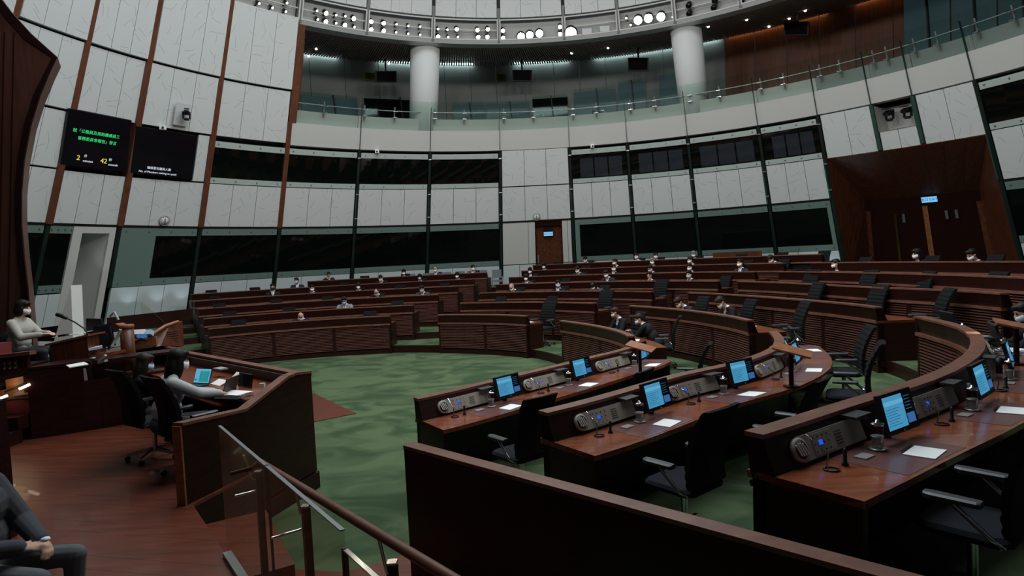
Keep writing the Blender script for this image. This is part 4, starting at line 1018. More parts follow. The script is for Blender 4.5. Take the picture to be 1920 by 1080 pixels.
# ---- round-topped wooden post and side enclosure
post = empty('round_post', at(240, 702, ZP), 'light wooden post with a rounded top beside the black monitors', 'post')
pc = atY(237, 612, 10.0); pr = 0.10
MB().lathe([(pr, -0.85), (pr, -0.03)], pc, 20).build('shaft', 'wood_portal', post)
MB().lathe([(pr*1.08, -0.03), (pr*1.08, 0.02), (pr*0.98, 0.03)], pc, 20).build('top', 'wood_light', post)
MB().prism([atY(216, 607, 10.05), pc+Vector((0, -pr, -0.0)), pc+Vector((0, -pr, -0.03)), atY(216, 611, 10.05)], (0, 0.2, 0)).build('ledge', 'wood_light', post)
enc = empty('side_enclosure', at(285, 660, ZP), 'light wooden side enclosure with a ramped cap behind the round post', 'enclosure')
yE = 11.4
MB().prism([atY(245, 640, yE), atY(292, 632, yE), atY(293, 648, yE), atY(247, 656, yE)], (0.0, 0.06, 0)).build('front_panel', 'wood_light', enc)
MB().prism([atY(274, 637, yE), atY(308, 612, yE+0.3), atY(333, 603, yE+0.6), atY(336, 650, yE+0.6), atY(310, 655, yE+0.3), atY(292, 650, yE)], (0.05, 0.08, 0)).build('ramped_wall', 'wood_portal', enc)
MB().tube([atY(272, 637, yE-0.02), atY(296, 620, yE+0.1), atY(310, 611, yE+0.3), atY(334, 603, yE+0.6)], 0.03, 8).build('cap', 'wood_light', enc)
for k in range(7):
    MB().bar(atY(313, 622+k*4.2, yE+0.28), atY(335, 618+k*4.4, yE+0.55), 0.02, 0.012).build('slat', 'mahogany_slat', enc)
MB().prism([atY(247, 632, yE+0.05), atY(292, 622, yE+0.5), atY(300, 628, yE+0.2), atY(250, 640, yE-0.1)], (0, 0, 0.03)).build('inner_table', 'mahogany_top', enc)
for k, (u, v, m, lb, sx) in enumerate(((262, 624, 'paper', 'white paper on the side enclosure table', 0.22), (268, 629, 'scr_blue', 'blue-lit tablet on the side enclosure table', 0.16), (281, 624, 'mask_blue', 'pale blue packet on the side enclosure table', 0.1))):
    p = atY(u, v, yE+0.0)
    tag(MB().box(p, (sx, 0.1, 0.09), Matrix.Rotation(-0.5, 3, 'X')).build(('paper_sheet', 'tablet', 'packet')[k], m), lb, ('paper', 'tablet', 'packet')[k])
gs = empty('glass_screen', atY(270, 606, 12.0), 'tinted glass screen standing behind the side enclosure', 'glass screen')
MB().prism([atY(196, 568, 12.2), atY(264, 566, 11.8), atY(266, 590, 11.8), atY(192, 598, 12.2)], (0, 0.02, 0)).build('pane', 'glass_clear', gs)
MB().prism([atY(264, 566, 11.8), atY(308, 606, 11.3), atY(266, 592, 11.8)], (0.02, 0.02, 0)).build('slanted_pane', 'glass_tint', gs)

# ---- clerks' counter
cc = empty('clerks_counter', (K1.x, K1.y, 0), 'dark wooden clerks counter with a sloping cap and plain end panel', 'counter')
ZK = 1.47
fd = (Vector((K2.x-K1.x, K2.y-K1.y, 0))).normalized(); fn = Vector((-fd.y, fd.x, 0))
if fn.dot(Vector((-1, -1, 0))) < 0: fn = -fn        # towards the platform
k1, k2, k3 = Vector((K1.x, K1.y, 0)), Vector((K2.x, K2.y, 0)), Vector((K3.x, K3.y, 0))
MB().prism([k1+Vector((0, 0, 0.22)), k3+Vector((0, 0, 0.22)), k3+Vector((0, 0, ZK-0.03)), k1+Vector((0, 0, ZK-0.03))], fn*0.1).build('front_panel', 'mahogany', cc)
MB().prism([k1-fn*0.03, k3-fn*0.03, k3-fn*0.03+Vector((0, 0, 0.2)), k1-fn*0.03+Vector((0, 0, 0.2))], fn*0.1).build('plinth', 'mahogany', cc)
MB().bar(k1+fn*0.05+Vector((0, 0, ZK-0.015)), k3+fn*0.05+Vector((0, 0, ZK-0.015)), 0.12, 0.03).build('cap', 'mahogany_cap', cc)
# far return of the cap
K4, K5 = at(290, 648, ZK), at(245, 656, ZK)
MB().bar(K3, K4, 0.1, 0.03).build('cap', 'mahogany_cap', cc)
MB().bar(K4, K5, 0.1, 0.03).build('cap', 'mahogany_cap', cc)
MB().prism([K3-Vector((0, 0, 0.03)), K4-Vector((0, 0, 0.03)), K4-Vector((0, 0, 0.85)), K3-Vector((0, 0, 0.85))], (0.03, 0.06, 0)).build('return_panel', 'mahogany', cc)
MB().prism([K4-Vector((0, 0, 0.03)), K5-Vector((0, 0, 0.03)), K5-Vector((0, 0, 0.85)), K4-Vector((0, 0, 0.85))], (0.0, 0.06, 0)).build('return_panel', 'mahogany', cc)
# end panel
k0 = Vector((K0.x, K0.y, 0)); ed = (k0-k1).normalized(); en = Vector((-ed.y, ed.x, 0))
if en.x < 0: en = -en
pts = [rpl(u, v, K1, en) for u, v in ((583, 700), (556, 703), (541, 709), (462, 771), (341, 799))]
prof = [k1+Vector((0, 0, 0.22)), k0+Vector((0, 0, ZP-0.38))] + [p for p in reversed(pts)]
MB().prism(prof, -en*0.1).build('end_panel', 'mahogany', cc)
MB().prism([k1+en*0.03, k0+ed*0.0+en*0.03, k0+en*0.03+Vector((0, 0, 0.2)), k1+en*0.03+Vector((0, 0, 0.2))], -en*0.1).build('plinth', 'mahogany', cc)
for i in range(len(pts)-1):
    a, b = pts[i]-en*0.05, pts[i+1]-en*0.05
    up_ = (b-a).normalized().cross(en); up_ = -up_ if up_.z < 0 else up_
    MB().prism([a+en*0.06+up_*0.0, b+en*0.06, b-en*0.06, a-en*0.06], up_*0.03).build('cap', 'mahogany_cap', cc)
MB().bar(k0+Vector((0, 0, ZP))-en*0.05+ed*0.013, pts[-1]-en*0.05+ed*0.013, 0.1, 0.02, ed).build('end_strip', 'wood_light', cc)  # lighter wood puts the light falling on this end into its colour
# writing surface
ZW = 1.30
MB().prism([k1+fn*0.12-fd*0.0+Vector((0, 0, ZW-0.04)), k2+fn*0.12+Vector((0, 0, ZW-0.04)), k2+fn*0.85+Vector((0, 0, ZW-0.04)), k1+fn*0.85-fd*0.0+Vector((0, 0, ZW-0.04))], (0, 0, 0.04)).build('writing_top', 'mahogany_top', cc)
MB().prism([k1+fn*0.12+Vector((0, 0, ZW)), k2+fn*0.12+Vector((0, 0, ZW)), k2+fn*0.16+Vector((0, 0, ZK-0.03)), k1+fn*0.16+Vector((0, 0, ZK-0.03))], fn*-0.03).build('equipment_wall', 'black', cc)
MB().bar(k1+fn*0.75+fd*0.6+Vector((0, 0, 1.15)), k1+fn*0.75+fd*2.2+Vector((0, 0, 1.15)), 0.3, 0.02).build('keyboard_tray', 'mahogany_top', cc)
# desk things of the clerks
def laptop(c, d, w, h, label, face):
    """c = hinge centre on the table, d = direction the user looks"""
    d = Vector(d).normalized(); x = d.cross(Vector((0, 0, 1))); up_ = (Vector((0, 0, 1))*0.94+d*0.34).normalized()
    o = empty('laptop', c, label, 'laptop')
    MB().prism([c-x*w/2, c+x*w/2, c+x*w/2-d*h*0.9, c-x*w/2-d*h*0.9], (0, 0, 0.018)).build('keyboard_base', 'black', o)
    c = c+Vector((0, 0, 0.02))
    n = x.cross(up_); n = -n if n.dot(d) > 0 else n
    MB().prism([c-x*w/2, c+x*w/2, c+x*w/2+up_*h, c-x*w/2+up_*h], -n*0.012).build('lid', 'black', o)
    q = lambda a, b: c+x*(w*(a-0.5))+up_*(h*b)+n*0.002
    if face:
        MB().prism([q(.03, .05), q(.97, .05), q(.97, .95), q(.03, .95)], n*0.002).build('display', 'scr_cyan_light', o)
        MB().prism([q(.34, .12), q(.9, .12), q(.9, .8), q(.34, .8)], n*0.004).build('display_window', 'scr_teal', o)
        MB().prism([q(.06, .2), q(.2, .2), q(.2, .28), q(.06, .28)], n*0.004).build('display_window', 'scr_line', o)
        for k in range(7): MB().prism([q(.4+.03*(k % 3), .2+k*.08), q(.8-.04*(k % 2), .2+k*.08), q(.8-.04*(k % 2), .225+k*.08), q(.4+.03*(k % 3), .225+k*.08)], n*0.006).build('display_line', 'scr_cyan', o)
    return o
wd = -fn    # clerks look over the counter
laptop(at(377, 722, ZW), (wd+fd*0.35), 0.30, 0.21, 'laptop with a bright blue and teal screen between the two clerks', True)
laptop(at(428, 741, ZW), (wd-fd*1.2), 0.32, 0.22, 'dark laptop seen from its back edge before the grey-topped clerk', False)
mn = empty('dark_monitor', k1+fn*0.3+fd*0.75+Vector((0, 0, ZW)), 'dark monitor standing low against the counter front', 'monitor')
p0 = at(450, 722, ZW); MB().prism([p0, p0-fd*0.36, p0-fd*0.36+Vector((0, 0, 0.17))-fn*0.03, p0+Vector((0, 0, 0.17))-fn*0.03], fn*0.03).build('casing', 'black_gloss', mn)
for k in range(9):
    p = at(437+k*0.5, 744, ZW)+Vector((0, 0, 0.006*k)); a_ = 0.1*math.sin(k*2.1)
    x = Vector((math.cos(-0.35+a_), math.sin(-0.35+a_), 0)); y = Vector((-x.y, x.x, 0))
    tag(MB().prism([p-x*0.17-y*0.12, p+x*0.17-y*0.12, p+x*0.17+y*0.12, p-x*0.17+y*0.12], (0, 0, 0.004)).build('paper_sheet', 'paper' if k % 3 or k == 8 else 'paper_grey'), 'white paper sheet in the thick pile at the open end of the clerks counter', 'paper', 'pile of papers on the clerks counter')
for k, (u, v, s_, lb) in enumerate(((403, 722, 0.15, 'curled white sheets propped by the dark laptop'), (306, 712, 0.12, 'pale paper corner on the far clerk’s desk'), (433, 716, 0.08, 'folded pale card standing behind the dark laptop'))):
    p = at(u, v, ZW); MB_ = MB().prism([p-fd*s_, p+fd*s_, p+fd*s_+Vector((0, 0, 0.05+0.06*(k == 2)))+fn*-0.12, p-fd*s_+Vector((0, 0, 0.05+0.06*(k == 2)))+fn*-0.12], (0, 0, 0.004)); tag(MB_.build('paper_sheet', 'paper'), lb, 'paper')
spk = empty('counter_speaker', at(512, 716, ZW), 'round loudspeaker disc on the clerks counter wall', 'speaker')
MB().lathe([(0.075, 0), (0.075, 0.02), (0.06, 0.03)], k1+fn*0.18+fd*0.4+Vector((0, 0, ZK-0.12)), 18, fn).build('grille', 'beige_plastic', spk)
tag(MB().box(at(492, 722, ZW+0.02), (0.06, 0.05, 0.05)).build('small_box', 'paper_grey'), 'small pale box below the counter speaker', 'box')
tag(MB().bar(at(433, 690, ZK-0.05)+fn*0.1, at(420, 688, ZK-0.05)+fn*0.1, 0.12, 0.02).build('reading_lamp', 'grey_plastic'), 'flat grey reading lamp under the counter cap', 'lamp')
# red leather corner of the second table
tag(MB().prism([at(203, 701, ZW), at(250, 692, ZW), at(240, 713, ZW)], (0, 0, 0.02)).build('red_blotter', 'leather'), 'red leather blotter corner on the far clerk table', 'blotter')
# computer tower glowing blue under the far table
tw = empty('computer_tower', at(195, 800, ZP), 'black computer tower with a blue light under the far clerk table', 'computer')
pt_ = at(190, 800, ZP); MB().box(pt_+Vector((0, 0.1, 0.22)), (0.22, 0.4, 0.42)).build('case', 'black', tw)
MB().box(pt_+Vector((-0.05, -0.105, 0.30)), (0.03, 0.012, 0.04)).build('power_light', 'led_blue', tw)
MB().box(pt_+Vector((0.01, -0.105, 0.40)), (0.012, 0.012, 0.015)).build('disk_light', 'led_blue', tw)

# ---- glass balustrade, steel edges, wooden handrail with posts
bal = empty('glass_balustrade', G0, 'frameless glass balustrade along the edge of the wooden platform', 'balustrade')
lens = [0, 1.30, 2.53, 4.6]
for i in range(3):
    a = G0+gdir*lens[i]; b = G0+gdir*(lens[i+1]-0.012); h = 1.03 if i < 2 else 0.95
    n = Vector((-gdir.y, gdir.x, 0))
    MB().prism([a, b, b+Vector((0, 0, h)), a+Vector((0, 0, h))], n*0.018).build('glass_panel', 'glass_tint', bal)
    MB().bar(a+Vector((0, 0, h))+n*0.009, b+Vector((0, 0, h))+n*0.009, 0.022, 0.006).build('top_edge', 'steel_dark' if i < 2 else 'chrome', bal)
    if i: MB().bar(a+n*0.009, a+n*0.009+Vector((0, 0, h+0.005)), 0.012 if i == 1 else 0.024, 0.02, gdir).build('joint_post', 'black', bal)
MB().bar(G0-gdir*0.02+Vector((0, 0, 0.015)), G0+gdir*4.6+Vector((0, 0, 0.015)), 0.06, 0.05).build('base_channel', 'steel_dark', bal)
hr = empty('wooden_handrail', at(573, 1075, 0.05), 'round brown wooden handrail on square posts beside the glass balustrade', 'handrail')
ZH = 1.5
h0, h1 = at(530, 893, ZH), at(820, 1068, ZH); hd = (h1-h0).normalized()
MB().tube([h0-hd*0.4, h0, h1, h1+hd*1.2], 0.026, 12).build('rail', 'wood_rib', hr)
MB().tube([at(433, 888, ZH-0.06), at(470, 879, ZH-0.04), h0-hd*0.4], [0.014, 0.016, 0.024], 10).build('rail_return', 'wood_rib', hr)
for u, v in ((484, 886), (573, 951), (735, 1057)):
    p = at(u, v, 1.33)
    MB().bar((p.x, p.y, 0), p, 0.045, 0.045, gdir).build('post', 'mahogany', hr)
    MB().box(p+Vector((0, 0, 0.006)), (0.048, 0.048, 0.014)).build('post_cap', 'chrome', hr)
    q = G0+gdir*((p-G0).dot(gdir)); q.z = 1.2
    MB().tube([Vector((p.x, p.y, 1.2)), q], 0.01, 6).build('stay', 'chrome', hr)
    # arm that holds the rail
    s = h0+hd*((p-h0).dot(hd)); MB().tube([Vector((p.x, p.y, 1.28)), Vector(((p.x+s.x)/2, (p.y+s.y)/2, 1.30)), s-Vector((0, 0, 0.02))], 0.009, 6).build('rail_bracket', 'chrome', hr)
# landing of the stair at the foot of the rail
MB().prism([at(500, 1062, 0.0), at(545, 1070, 0.0), at(647, 1077, 0.0), at(768, 1040, 0.0), at(900, 1150, 0.0), at(800, 1300, 0.0), at(500, 1300, 0.0)], (0, 0, 0.02)).build('floor_landing', 'wood_floor', None, 'structure')

# ---- tall shaped backdrop behind the presiding seat
yB = 10.6
sil = [(-60, -60), (-8, -18), (22, 22), (60, 64), (108, 107), (96, 132), (77, 178), (60, 232), (47, 300), (42, 360), (42, 420), (47, 480), (54, 540), (59, 600), (66, 700), (70, 760), (-60, 760)]
bk = empty('backdrop', atY(40, 760, yB), 'tall curved wooden backdrop panel rising at the left edge', 'backdrop')
P = [atY(u, v, yB) for u, v in sil]
MB().prism(P, (-0.3, 0.5, 0)).build('panel', 'wood_backdrop', bk)
edge = P[1:16]
inn = [atY(u-12+ (4 if u > 90 else 0), v+(10 if v < 100 else 0), yB) for u, v in sil[1:16]]
mb = MB()
n = len(edge); f = Vector((0, -0.03, 0))
mb.add(edge+inn+[p+f for p in edge]+[p+f for p in inn], [(i, i+1, n+i+1, n+i) for i in range(n-1)]+[(2*n+i, 2*n+i+1, 3*n+i+1, 3*n+i) for i in range(n-1)]+[(i, i+1, 2*n+i+1, 2*n+i) for i in range(n-1)]+[(n+i, n+i+1, 3*n+i+1, 3*n+i) for i in range(n-1)])
mb.build('edge_trim', 'mahogany', bk)
for u in (2, 20):
    MB().bar(atY(u+6, 60, yB-0.005), atY(u-6, 640, yB-0.005), 0.012, 0.012).build('joint', 'mahogany', bk)
# dark post at the lower left
tag(MB().bar(at(10, 1010, ZP), at(10, 1010, ZP)+Vector((0, 0, 1.2)), 0.12, 0.12).build('dark_post', 'mahogany'), 'dark wooden post edge at the lower left behind the seated man', 'post')

# white tapering buttress and dark skirting at the foot of the left wall
MB().prism([atY(133, 535, 13.6), atY(137, 640, 13.4), atY(101, 640, 13.4)], (0.0, 0.35, 0)).build('buttress', 'white_plain', wall_left)
MB().prism([atY(60, 617, 13.5), atY(106, 611, 13.5), atY(106, 640, 13.5), atY(60, 640, 13.5)], (0, 0.1, 0)).build('skirting', 'mahogany', wall_left)
MB().prism([atY(200, 596, 14.5), atY(358, 579, 17.0), atY(358, 600, 17.0), atY(200, 625, 14.5)], (0, 0.12, 0)).build('skirting', 'mahogany', wall_left)
# stair tread between platform and counter end
MB().prism([Vector((K0.x+0.1, K0.y-0.02, 0)), Vector((G0.x, G0.y, 0)), Vector((G0.x+0.42, G0.y+0.25, 0)), Vector((K0.x+0.62, K0.y+0.3, 0))], (0, 0, 0.4)).build('floor_step', 'wood_floor', None, 'structure')

# ================================================================ OFFICE CHAIRS
def chair_parts():
    P = {}
    # seat pad
    def rr(w, d, z, y0, k=0.06):
        return [Vector((x, y+y0, z)) for x, y in ((-w+k, -d), (w-k, -d), (w, -d+k), (w, d-k), (w-k, d), (-w+k, d), (-w, d-k), (-w, -d+k))]
    mb = MB(); mb.sweep([rr(.21, .20, .42, 0), rr(.25, .24, .44, 0), rr(.255, .245, .47, 0), rr(.235, .225, .495, 0)]); P['seat'] = [(mb, 'seat_fabric')]
    # ribbed high back
    mb = MB(); n = 40; secs = []
    for i in range(n+1):
        h = i/n; z = 0.50+0.64*h; y = -0.22-0.16*h*h+0.03*math.sin(h*PI); w = 0.235-0.03*max(0, h-0.5)
        b = 0.012*abs(math.sin(h*PI*9)) if 0 < i < n else 0
        secs.append([Vector((-w, y-0.028, z)), Vector((0, y-0.045, z)), Vector((w, y-0.028, z)), Vector((w, y+0.012+b, z)), Vector((0, y-0.004+b, z)), Vector((-w, y+0.012+b, z))])
    mb.sweep(secs); P['backrest'] = [(mb, 'black_fabric')]
    arms = []; sup = []
    for s in (-1, 1):
        mb = MB(); x = 0.285*s
        mb.sweep([[Vector((x+a*w_, y, z)) for a, z in ((-1, .665), (1, .665), (1, .69), (.6, .70), (-.6, .70), (-1, .69))] for y, w_ in ((-.12, .03), (-.10, .04), (.12, .045), (.16, .03))]); arms.append((mb, 'arm_grey'))
        mb = MB(); mb.tube([(x, 0.03, 0.665), (x, -0.02, 0.62), (x*1.0, -0.16, 0.50), (x*0.85, -0.20, 0.455), (x*0.6, -0.12, 0.43)], 0.016, 8); sup.append((mb, 'chrome'))
    P['armrest'] = arms; P['arm_support'] = sup
    mb = MB(); mb.tube([(0, 0, 0.10), (0, 0, 0.43)], 0.028, 10); P['column'] = [(mb, 'chrome')]
    legs = []; cas = []
    for k in range(5):
        a = k*2*PI/5+0.3; d = Vector((math.cos(a), math.sin(a), 0))
        mb = MB(); mb.sweep([[d*r+Vector((-d.y, d.x, 0))*w_*i+Vector((0, 0, z+j*h)) for i, j in ((-1, -1), (1, -1), (1, 1), (-1, 1))] for r, w_, z, h in ((0.02, .025, .115, .022), (0.30, .014, .075, .012))]); legs.append((mb, 'chrome'))
        mb = MB(); c = d*0.30+Vector((0, 0, 0.032)); x = Vector((-d.y, d.x, 0)); mb.tube([c-x*0.02, c+x*0.02], 0.03, 10); cas.append((mb, 'black'))
    P['base_leg'] = legs; P['caster'] = cas
    return P
CH_ME = []
for nm, lst in chair_parts().items():
    for mb, m in lst: CH_ME.append((nm, mb.mesh('chair_'+nm, mats=[m])))
# the same chair as a single shape for the far rows
_mb = MB(); MI = {}; _ml = []
for nm, lst in chair_parts().items():
    for mb, m in lst:
        if nm in ('caster', 'base_leg'): continue
        if m not in MI: MI[m] = len(_ml); _ml.append(m)
        o_ = len(_mb.v); _mb.v += mb.v; _mb.f += [[i+o_ for i in f] for f in mb.f]; _mb.uv += mb.uv; _mb.sm += mb.sm; _mb.mi += [MI[m]]*len(mb.f)
_mb.lathe([(0.26, 0), (0.26, 0.03), (0.05, 0.10)], (0, 0, 0), 10, mi=0)
FAR_CH = _mb.mesh('far_chair', mats=_ml)
def chair(pos, ang, label, group=None, s=1.0):
    """ang: direction the sitter looks, radians in plan"""
    o = empty('office_chair', pos, label, 'chair', group); o.rotation_euler = (0, 0, ang-PI/2); o.scale = (s, s, s)
    for nm, me in CH_ME: inst(nm, me, o)
    return o
def far_chair(pos, ang, label, group):
    o = inst('office_chair', FAR_CH, None, pos, (0, 0, ang-PI/2)); o.scale = (0.95, 0.95, 0.93); return tag(o, label, 'chair', group)
def inward(th): return rad(th)+PI

def theta_for(u, k, dr, z, lo=-58, hi=130):
    best = None
    t = lo
    while t < hi:
        p = rp(k, t, dr, z); d = p-CAMP; w_ = d.dot(FW)
        if w_ > 0.5:
            e = abs(960+FPX*d.dot(RT)/w_-u)
            if best is None or e < best[0]: best = (e, t)
        t += 0.1
    return best[1]

# near block: full chairs
NEARCH = {('E', 0): [(-51.2, .62, 0.0), (-38.2, .75, 0.0), (-21.0, .50, 0.0)], ('E', 1): [(-51.2, .40, 0.0), (-42.6, .58, 0.0), (-28.5, .25, 0.0), (-19.3, .20, 0.05)], ('E', 2): [(-50.6, .22, 0.0), (-42.5, .35, 0.0), (-34.0, .4, 0.0)]}
nl = {('E', 0): ['black office chair pushed to the front near desk, its arm showing over the partition', 'black office chair back before the second monitor of the front near desk', 'dark chair edge at the far end of the front near desk'],
      ('E', 1): ['large black office chair seen from behind at the second near desk', 'black office chair at the second seat of the second near desk', 'black office chair turned sideways, front one of the pair by the curved desk end', 'black ribbed office chair, rear one of the pair by the curved desk end'],
      ('E', 2): ['black office chair with two grey armrests at the lower right corner', 'black office chair cut by the right edge at the third near desk', 'black office chair behind the right frame edge, next along the third near desk']}
for key, lst in NEARCH.items():
    k = key[1]
    for (t, dr, tw_), lb in zip(lst, nl[key]):
        chair(rp(k, t, 0.73+dr, ztier(k)), inward(t)+tw_, lb, 'office chairs of the near block')
# right block: ribbed chairs in sight
for k, us in ((1, (1473,)), (2, (1506, 1620, 1733)), (3, (1505, 1606, 1707, 1835))):
    for i, u in enumerate(us):
        t = theta_for(u, k, 1.0, ztier(k)+1.15, -20, 30)
        chair(rp(k, t, 1.0, ztier(k)), inward(t)+random.uniform(-0.2, 0.2), 'empty black ribbed chair, %s from left, %s of the right block' % (('first', 'second', 'third', 'fourth')[i], ORD[k]), 'empty chairs of the right block', 1.09)
for k, u, lb in ((0, 1016, 'empty black chair at the right end of the middle block front row'), (1, 1124, 'empty black chair at the right end of the middle block second row'), (2, 1228, 'empty black chair at the right end of the middle block third row')):
    t = theta_for(u, k, 1.0, ztier(k)+1.0, 20, 60); chair(rp(k, t, 1.0, ztier(k)), inward(t), lb, 'empty chairs of the middle block', 1.1)
# two chairs for the clerks
CA, CB = Vector((-4.42, 7.55, ZP)), Vector((-3.64, 6.92, ZP))
look = math.atan2(wd.y, wd.x)
chair(CA, look+0.15, 'black office chair under the dark-clothed clerk', 'clerk chairs', 1.0)
chair(CB, look+0.1, 'black office chair under the grey-topped clerk', 'clerk chairs', 1.0)

# ================================================================ DESK EQUIPMENT OF THE NEAR BLOCK
def seat_kit(k, t, idx, who):
    zt, zh = ztab(k), zhut(k); R0 = RK(k, t)+0.3
    def q(s, dr, z): return rp(k, t+s/R0*57.3, dr, z)
    def face(s, h, lift=0.0):   # point on the sloping inner face, h 0..1 from table to cap
        return q(s, 0.20-0.08*h+lift, zt+0.22*h)
    n = (face(0, 0.5, 0.1)-face(0, 0.5)).normalized(); upv = (face(0, 1)-face(0, 0)).normalized(); tv = (q(0.1, .2, zt)-q(-0.1, .2, zt)).normalized()
    nrm = tv.cross(upv); nrm = nrm if nrm.dot(n) > 0 else -nrm
    o = empty('control_panel', face(-0.3, 0.1), 'beige console with round speaker at %s' % who, 'console', 'desk consoles')
    def plate(s0, s1, h0, h1, l, th_, m, nm, ns=5):
        mb = MB(); mb.sweep([[face(s, h0)+nrm*l, face(s, h1)+nrm*l, face(s, h1)+nrm*(l+th_), face(s, h0)+nrm*(l+th_)] for s in [s0+(s1-s0)*i/ns for i in range(ns+1)]]); return mb.build(nm, m, o)
    plate(-0.66, 0.12, 0.10, 0.80, 0.004, 0.022, 'beige_plastic', 'case')
    c = face(-0.66, 0.45)+nrm*0.004
    MB().lathe([(0.078, 0), (0.078, 0.026), (0.062, 0.03)], c, 22, nrm).build('speaker_ring', 'beige_plastic', o)
    MB().lathe([(0.060, 0.024), (0.060, 0.0315)], c, 22, nrm).build('speaker_mesh', 'black', o)
    for i in range(4):
        a = c+nrm*0.034+tv*(-0.036+0.024*i)
        L_ = 0.045-0.006*abs(i-1.5)
        MB().bar(a-upv*L_+tv*0.012, a+upv*L_-tv*0.012, 0.010, 0.008, nrm).build('speaker_vane', 'clock_face', o)
    plate(-0.52, -0.27, 0.16, 0.74, 0.026, 0.004, 'grey_plastic' if False else 'beige_plastic', 'button_plate', 3)
    for i in range(4):
        for j in range(3):
            if (i, j) == (1, 1): continue
            MB().box(face(-0.50+0.055*i, 0.25+0.2*j)+nrm*0.031, (0.008, 0.008, 0.008)).build('button', 'black', o)
    MB().prism([face(-0.45, 0.40)+nrm*0.031, face(-0.41, 0.40)+nrm*0.031, face(-0.41, 0.54)+nrm*0.031, face(-0.45, 0.54)+nrm*0.031], nrm*0.003).build('indicator', 'led_blue', o)
    for i in range(5):
        MB().bar(face(-0.245, 0.25+0.09*i)+nrm*0.028, face(-0.16, 0.25+0.09*i)+nrm*0.028, 0.004, 0.003, nrm).build('vent_slot', 'black', o)
    # reading lamp shelf
    rl = empty('reading_lamp', q(-0.05, 0.2, zt+0.2), 'flat dark reading lamp under the cap at %s' % who, 'lamp', 'reading lamps')
    MB().prism([q(-0.06, 0.13, zh-0.05), q(0.15, 0.13, zh-0.05), q(0.15, 0.235, zh-0.055), q(-0.06, 0.235, zh-0.055)], (0, 0, 0.02)).build('shade', 'arm_grey', rl)
    MB().bar(q(0.14, 0.14, zh-0.045), q(0.22, 0.16, zh-0.10), 0.02, 0.02).build('arm', 'steel', rl)
    # monitor
    mo = empty('desk_monitor', q(0.33, 0.30, zt), 'black monitor with a blue page at %s' % who, 'monitor', 'desk monitors')
    mc = q(0.33, 0.33, zt+0.205); mt = (q(0.43, 0.33, zt)-q(0.23, 0.33, zt)).normalized(); mn_ = mt.cross(Vector((0, 0, 1)))
    mn_ = mn_ if mn_.dot(nrm) > 0 else -mn_
    mu = (Vector((0, 0, 1))*0.97-mn_*0.24).normalized(); mn_ = mt.cross(mu); mn_ = mn_ if mn_.dot(nrm) > 0 else -mn_
    W, H_ = 0.44, 0.285
    def m_(a, b, l=0.0): return mc+mt*(W*(a-0.5))+mu*(H_*(b-0.5))+mn_*l
    MB().prism([m_(0, 0), m_(1, 0), m_(1, 1), m_(0, 1)], -mn_*0.035).build('casing', 'black', mo)
    MB().prism([m_(.045, .08, .001), m_(.955, .08, .001), m_(.955, .94, .001), m_(.045, .94, .001)], mn_*0.001).build('screen', 'scr_black', mo)
    MB().prism([m_(.06, .12, .003), m_(.66, .12, .003), m_(.66, .92, .003), m_(.06, .92, .003)], mn_*0.001).build('screen_window', 'scr_cyan', mo)
    MB().prism([m_(.06, .70, .0045), m_(.66, .70, .0045), m_(.66, .80, .0045), m_(.06, .80, .0045)], mn_*0.001).build('screen_window', 'scr_cyan_light', mo)
    for i in range(7):
        MB().prism([m_(.09, .60-.065*i, .0045), m_(.5-.05*(i % 3), .60-.065*i, .0045), m_(.5-.05*(i % 3), .615-.065*i, .0045), m_(.09, .615-.065*i, .0045)], mn_*0.001).build('screen_line', 'scr_line', mo)
    MB().prism([m_(.69, .16, .003), m_(.93, .16, .003), m_(.93, .40, .003), m_(.69, .40, .003)], mn_*0.001).build('screen_window', 'scr_blue', mo)
    for i in range(5): MB().prism([m_(.70, .50+.08*i, .003), m_(.9-.03*(i % 2), .50+.08*i, .003), m_(.9-.03*(i % 2), .515+.08*i, .003), m_(.70, .515+.08*i, .003)], mn_*0.001).build('screen_line', 'scr_line', mo)
    MB().lathe([(0.008, 0), (0.008, 0.003)], m_(.5, .035, .001), 8, mn_).build('power_mark', 'steel', mo)
    MB().bar(m_(.5, .3, -.04), q(0.33, 0.22, zt+0.10), 0.05, 0.05).build('arm', 'black', mo)
    MB().lathe([(0.03, 0), (0.03, 0.16)], q(0.33, 0.24, zt), 12).build('stand', 'black', mo)
    # covered glass
    cu = empty('covered_glass', q(0.0, 0.34, zt), 'covered drinking glass at %s' % who, 'glass', 'covered drinking glasses')
    cp_ = q(0.0, 0.34, zt+0.004)
    G_ = lambda pr: [(r*1.12, z*1.2) for r, z in pr]
    MB().lathe(G_([(0.052, 0), (0.056, 0.006), (0.03, 0.008)]), cp_, 20).build('saucer', 'steel', cu)
    MB().lathe(G_([(0.032, 0.01), (0.034, 0.07), (0.036, 0.14)]), cp_, 18, cap=False).build('tumbler', 'glass_cup', cu)
    MB().lathe(G_([(0.0315, 0.012), (0.033, 0.072)]), cp_, 18, cap=False).build('water', 'water_frost', cu)
    MB().lathe(G_([(0.039, 0.14), (0.039, 0.149), (0.012, 0.156), (0.009, 0.17)]), cp_, 18).build('lid', 'chrome', cu)
    for zz in (0.074, 0.142): MB().lathe(G_([(0.0366, zz-0.003), (0.037, zz+0.003), (0.0355, zz+0.003)]), cp_, 18).build('band', 'steel', cu)
    # stub microphone
    mi = empty('stub_microphone', q(-0.46, 0.36, zt), 'short black desk microphone at %s' % who, 'microphone', 'stub microphones')
    MB().lathe([(0.022, 0), (0.022, 0.012), (0.013, 0.02), (0.012, 0.10), (0.005, 0.115)], q(-0.46, 0.36, zt), 12).build('stub', 'black', mi)
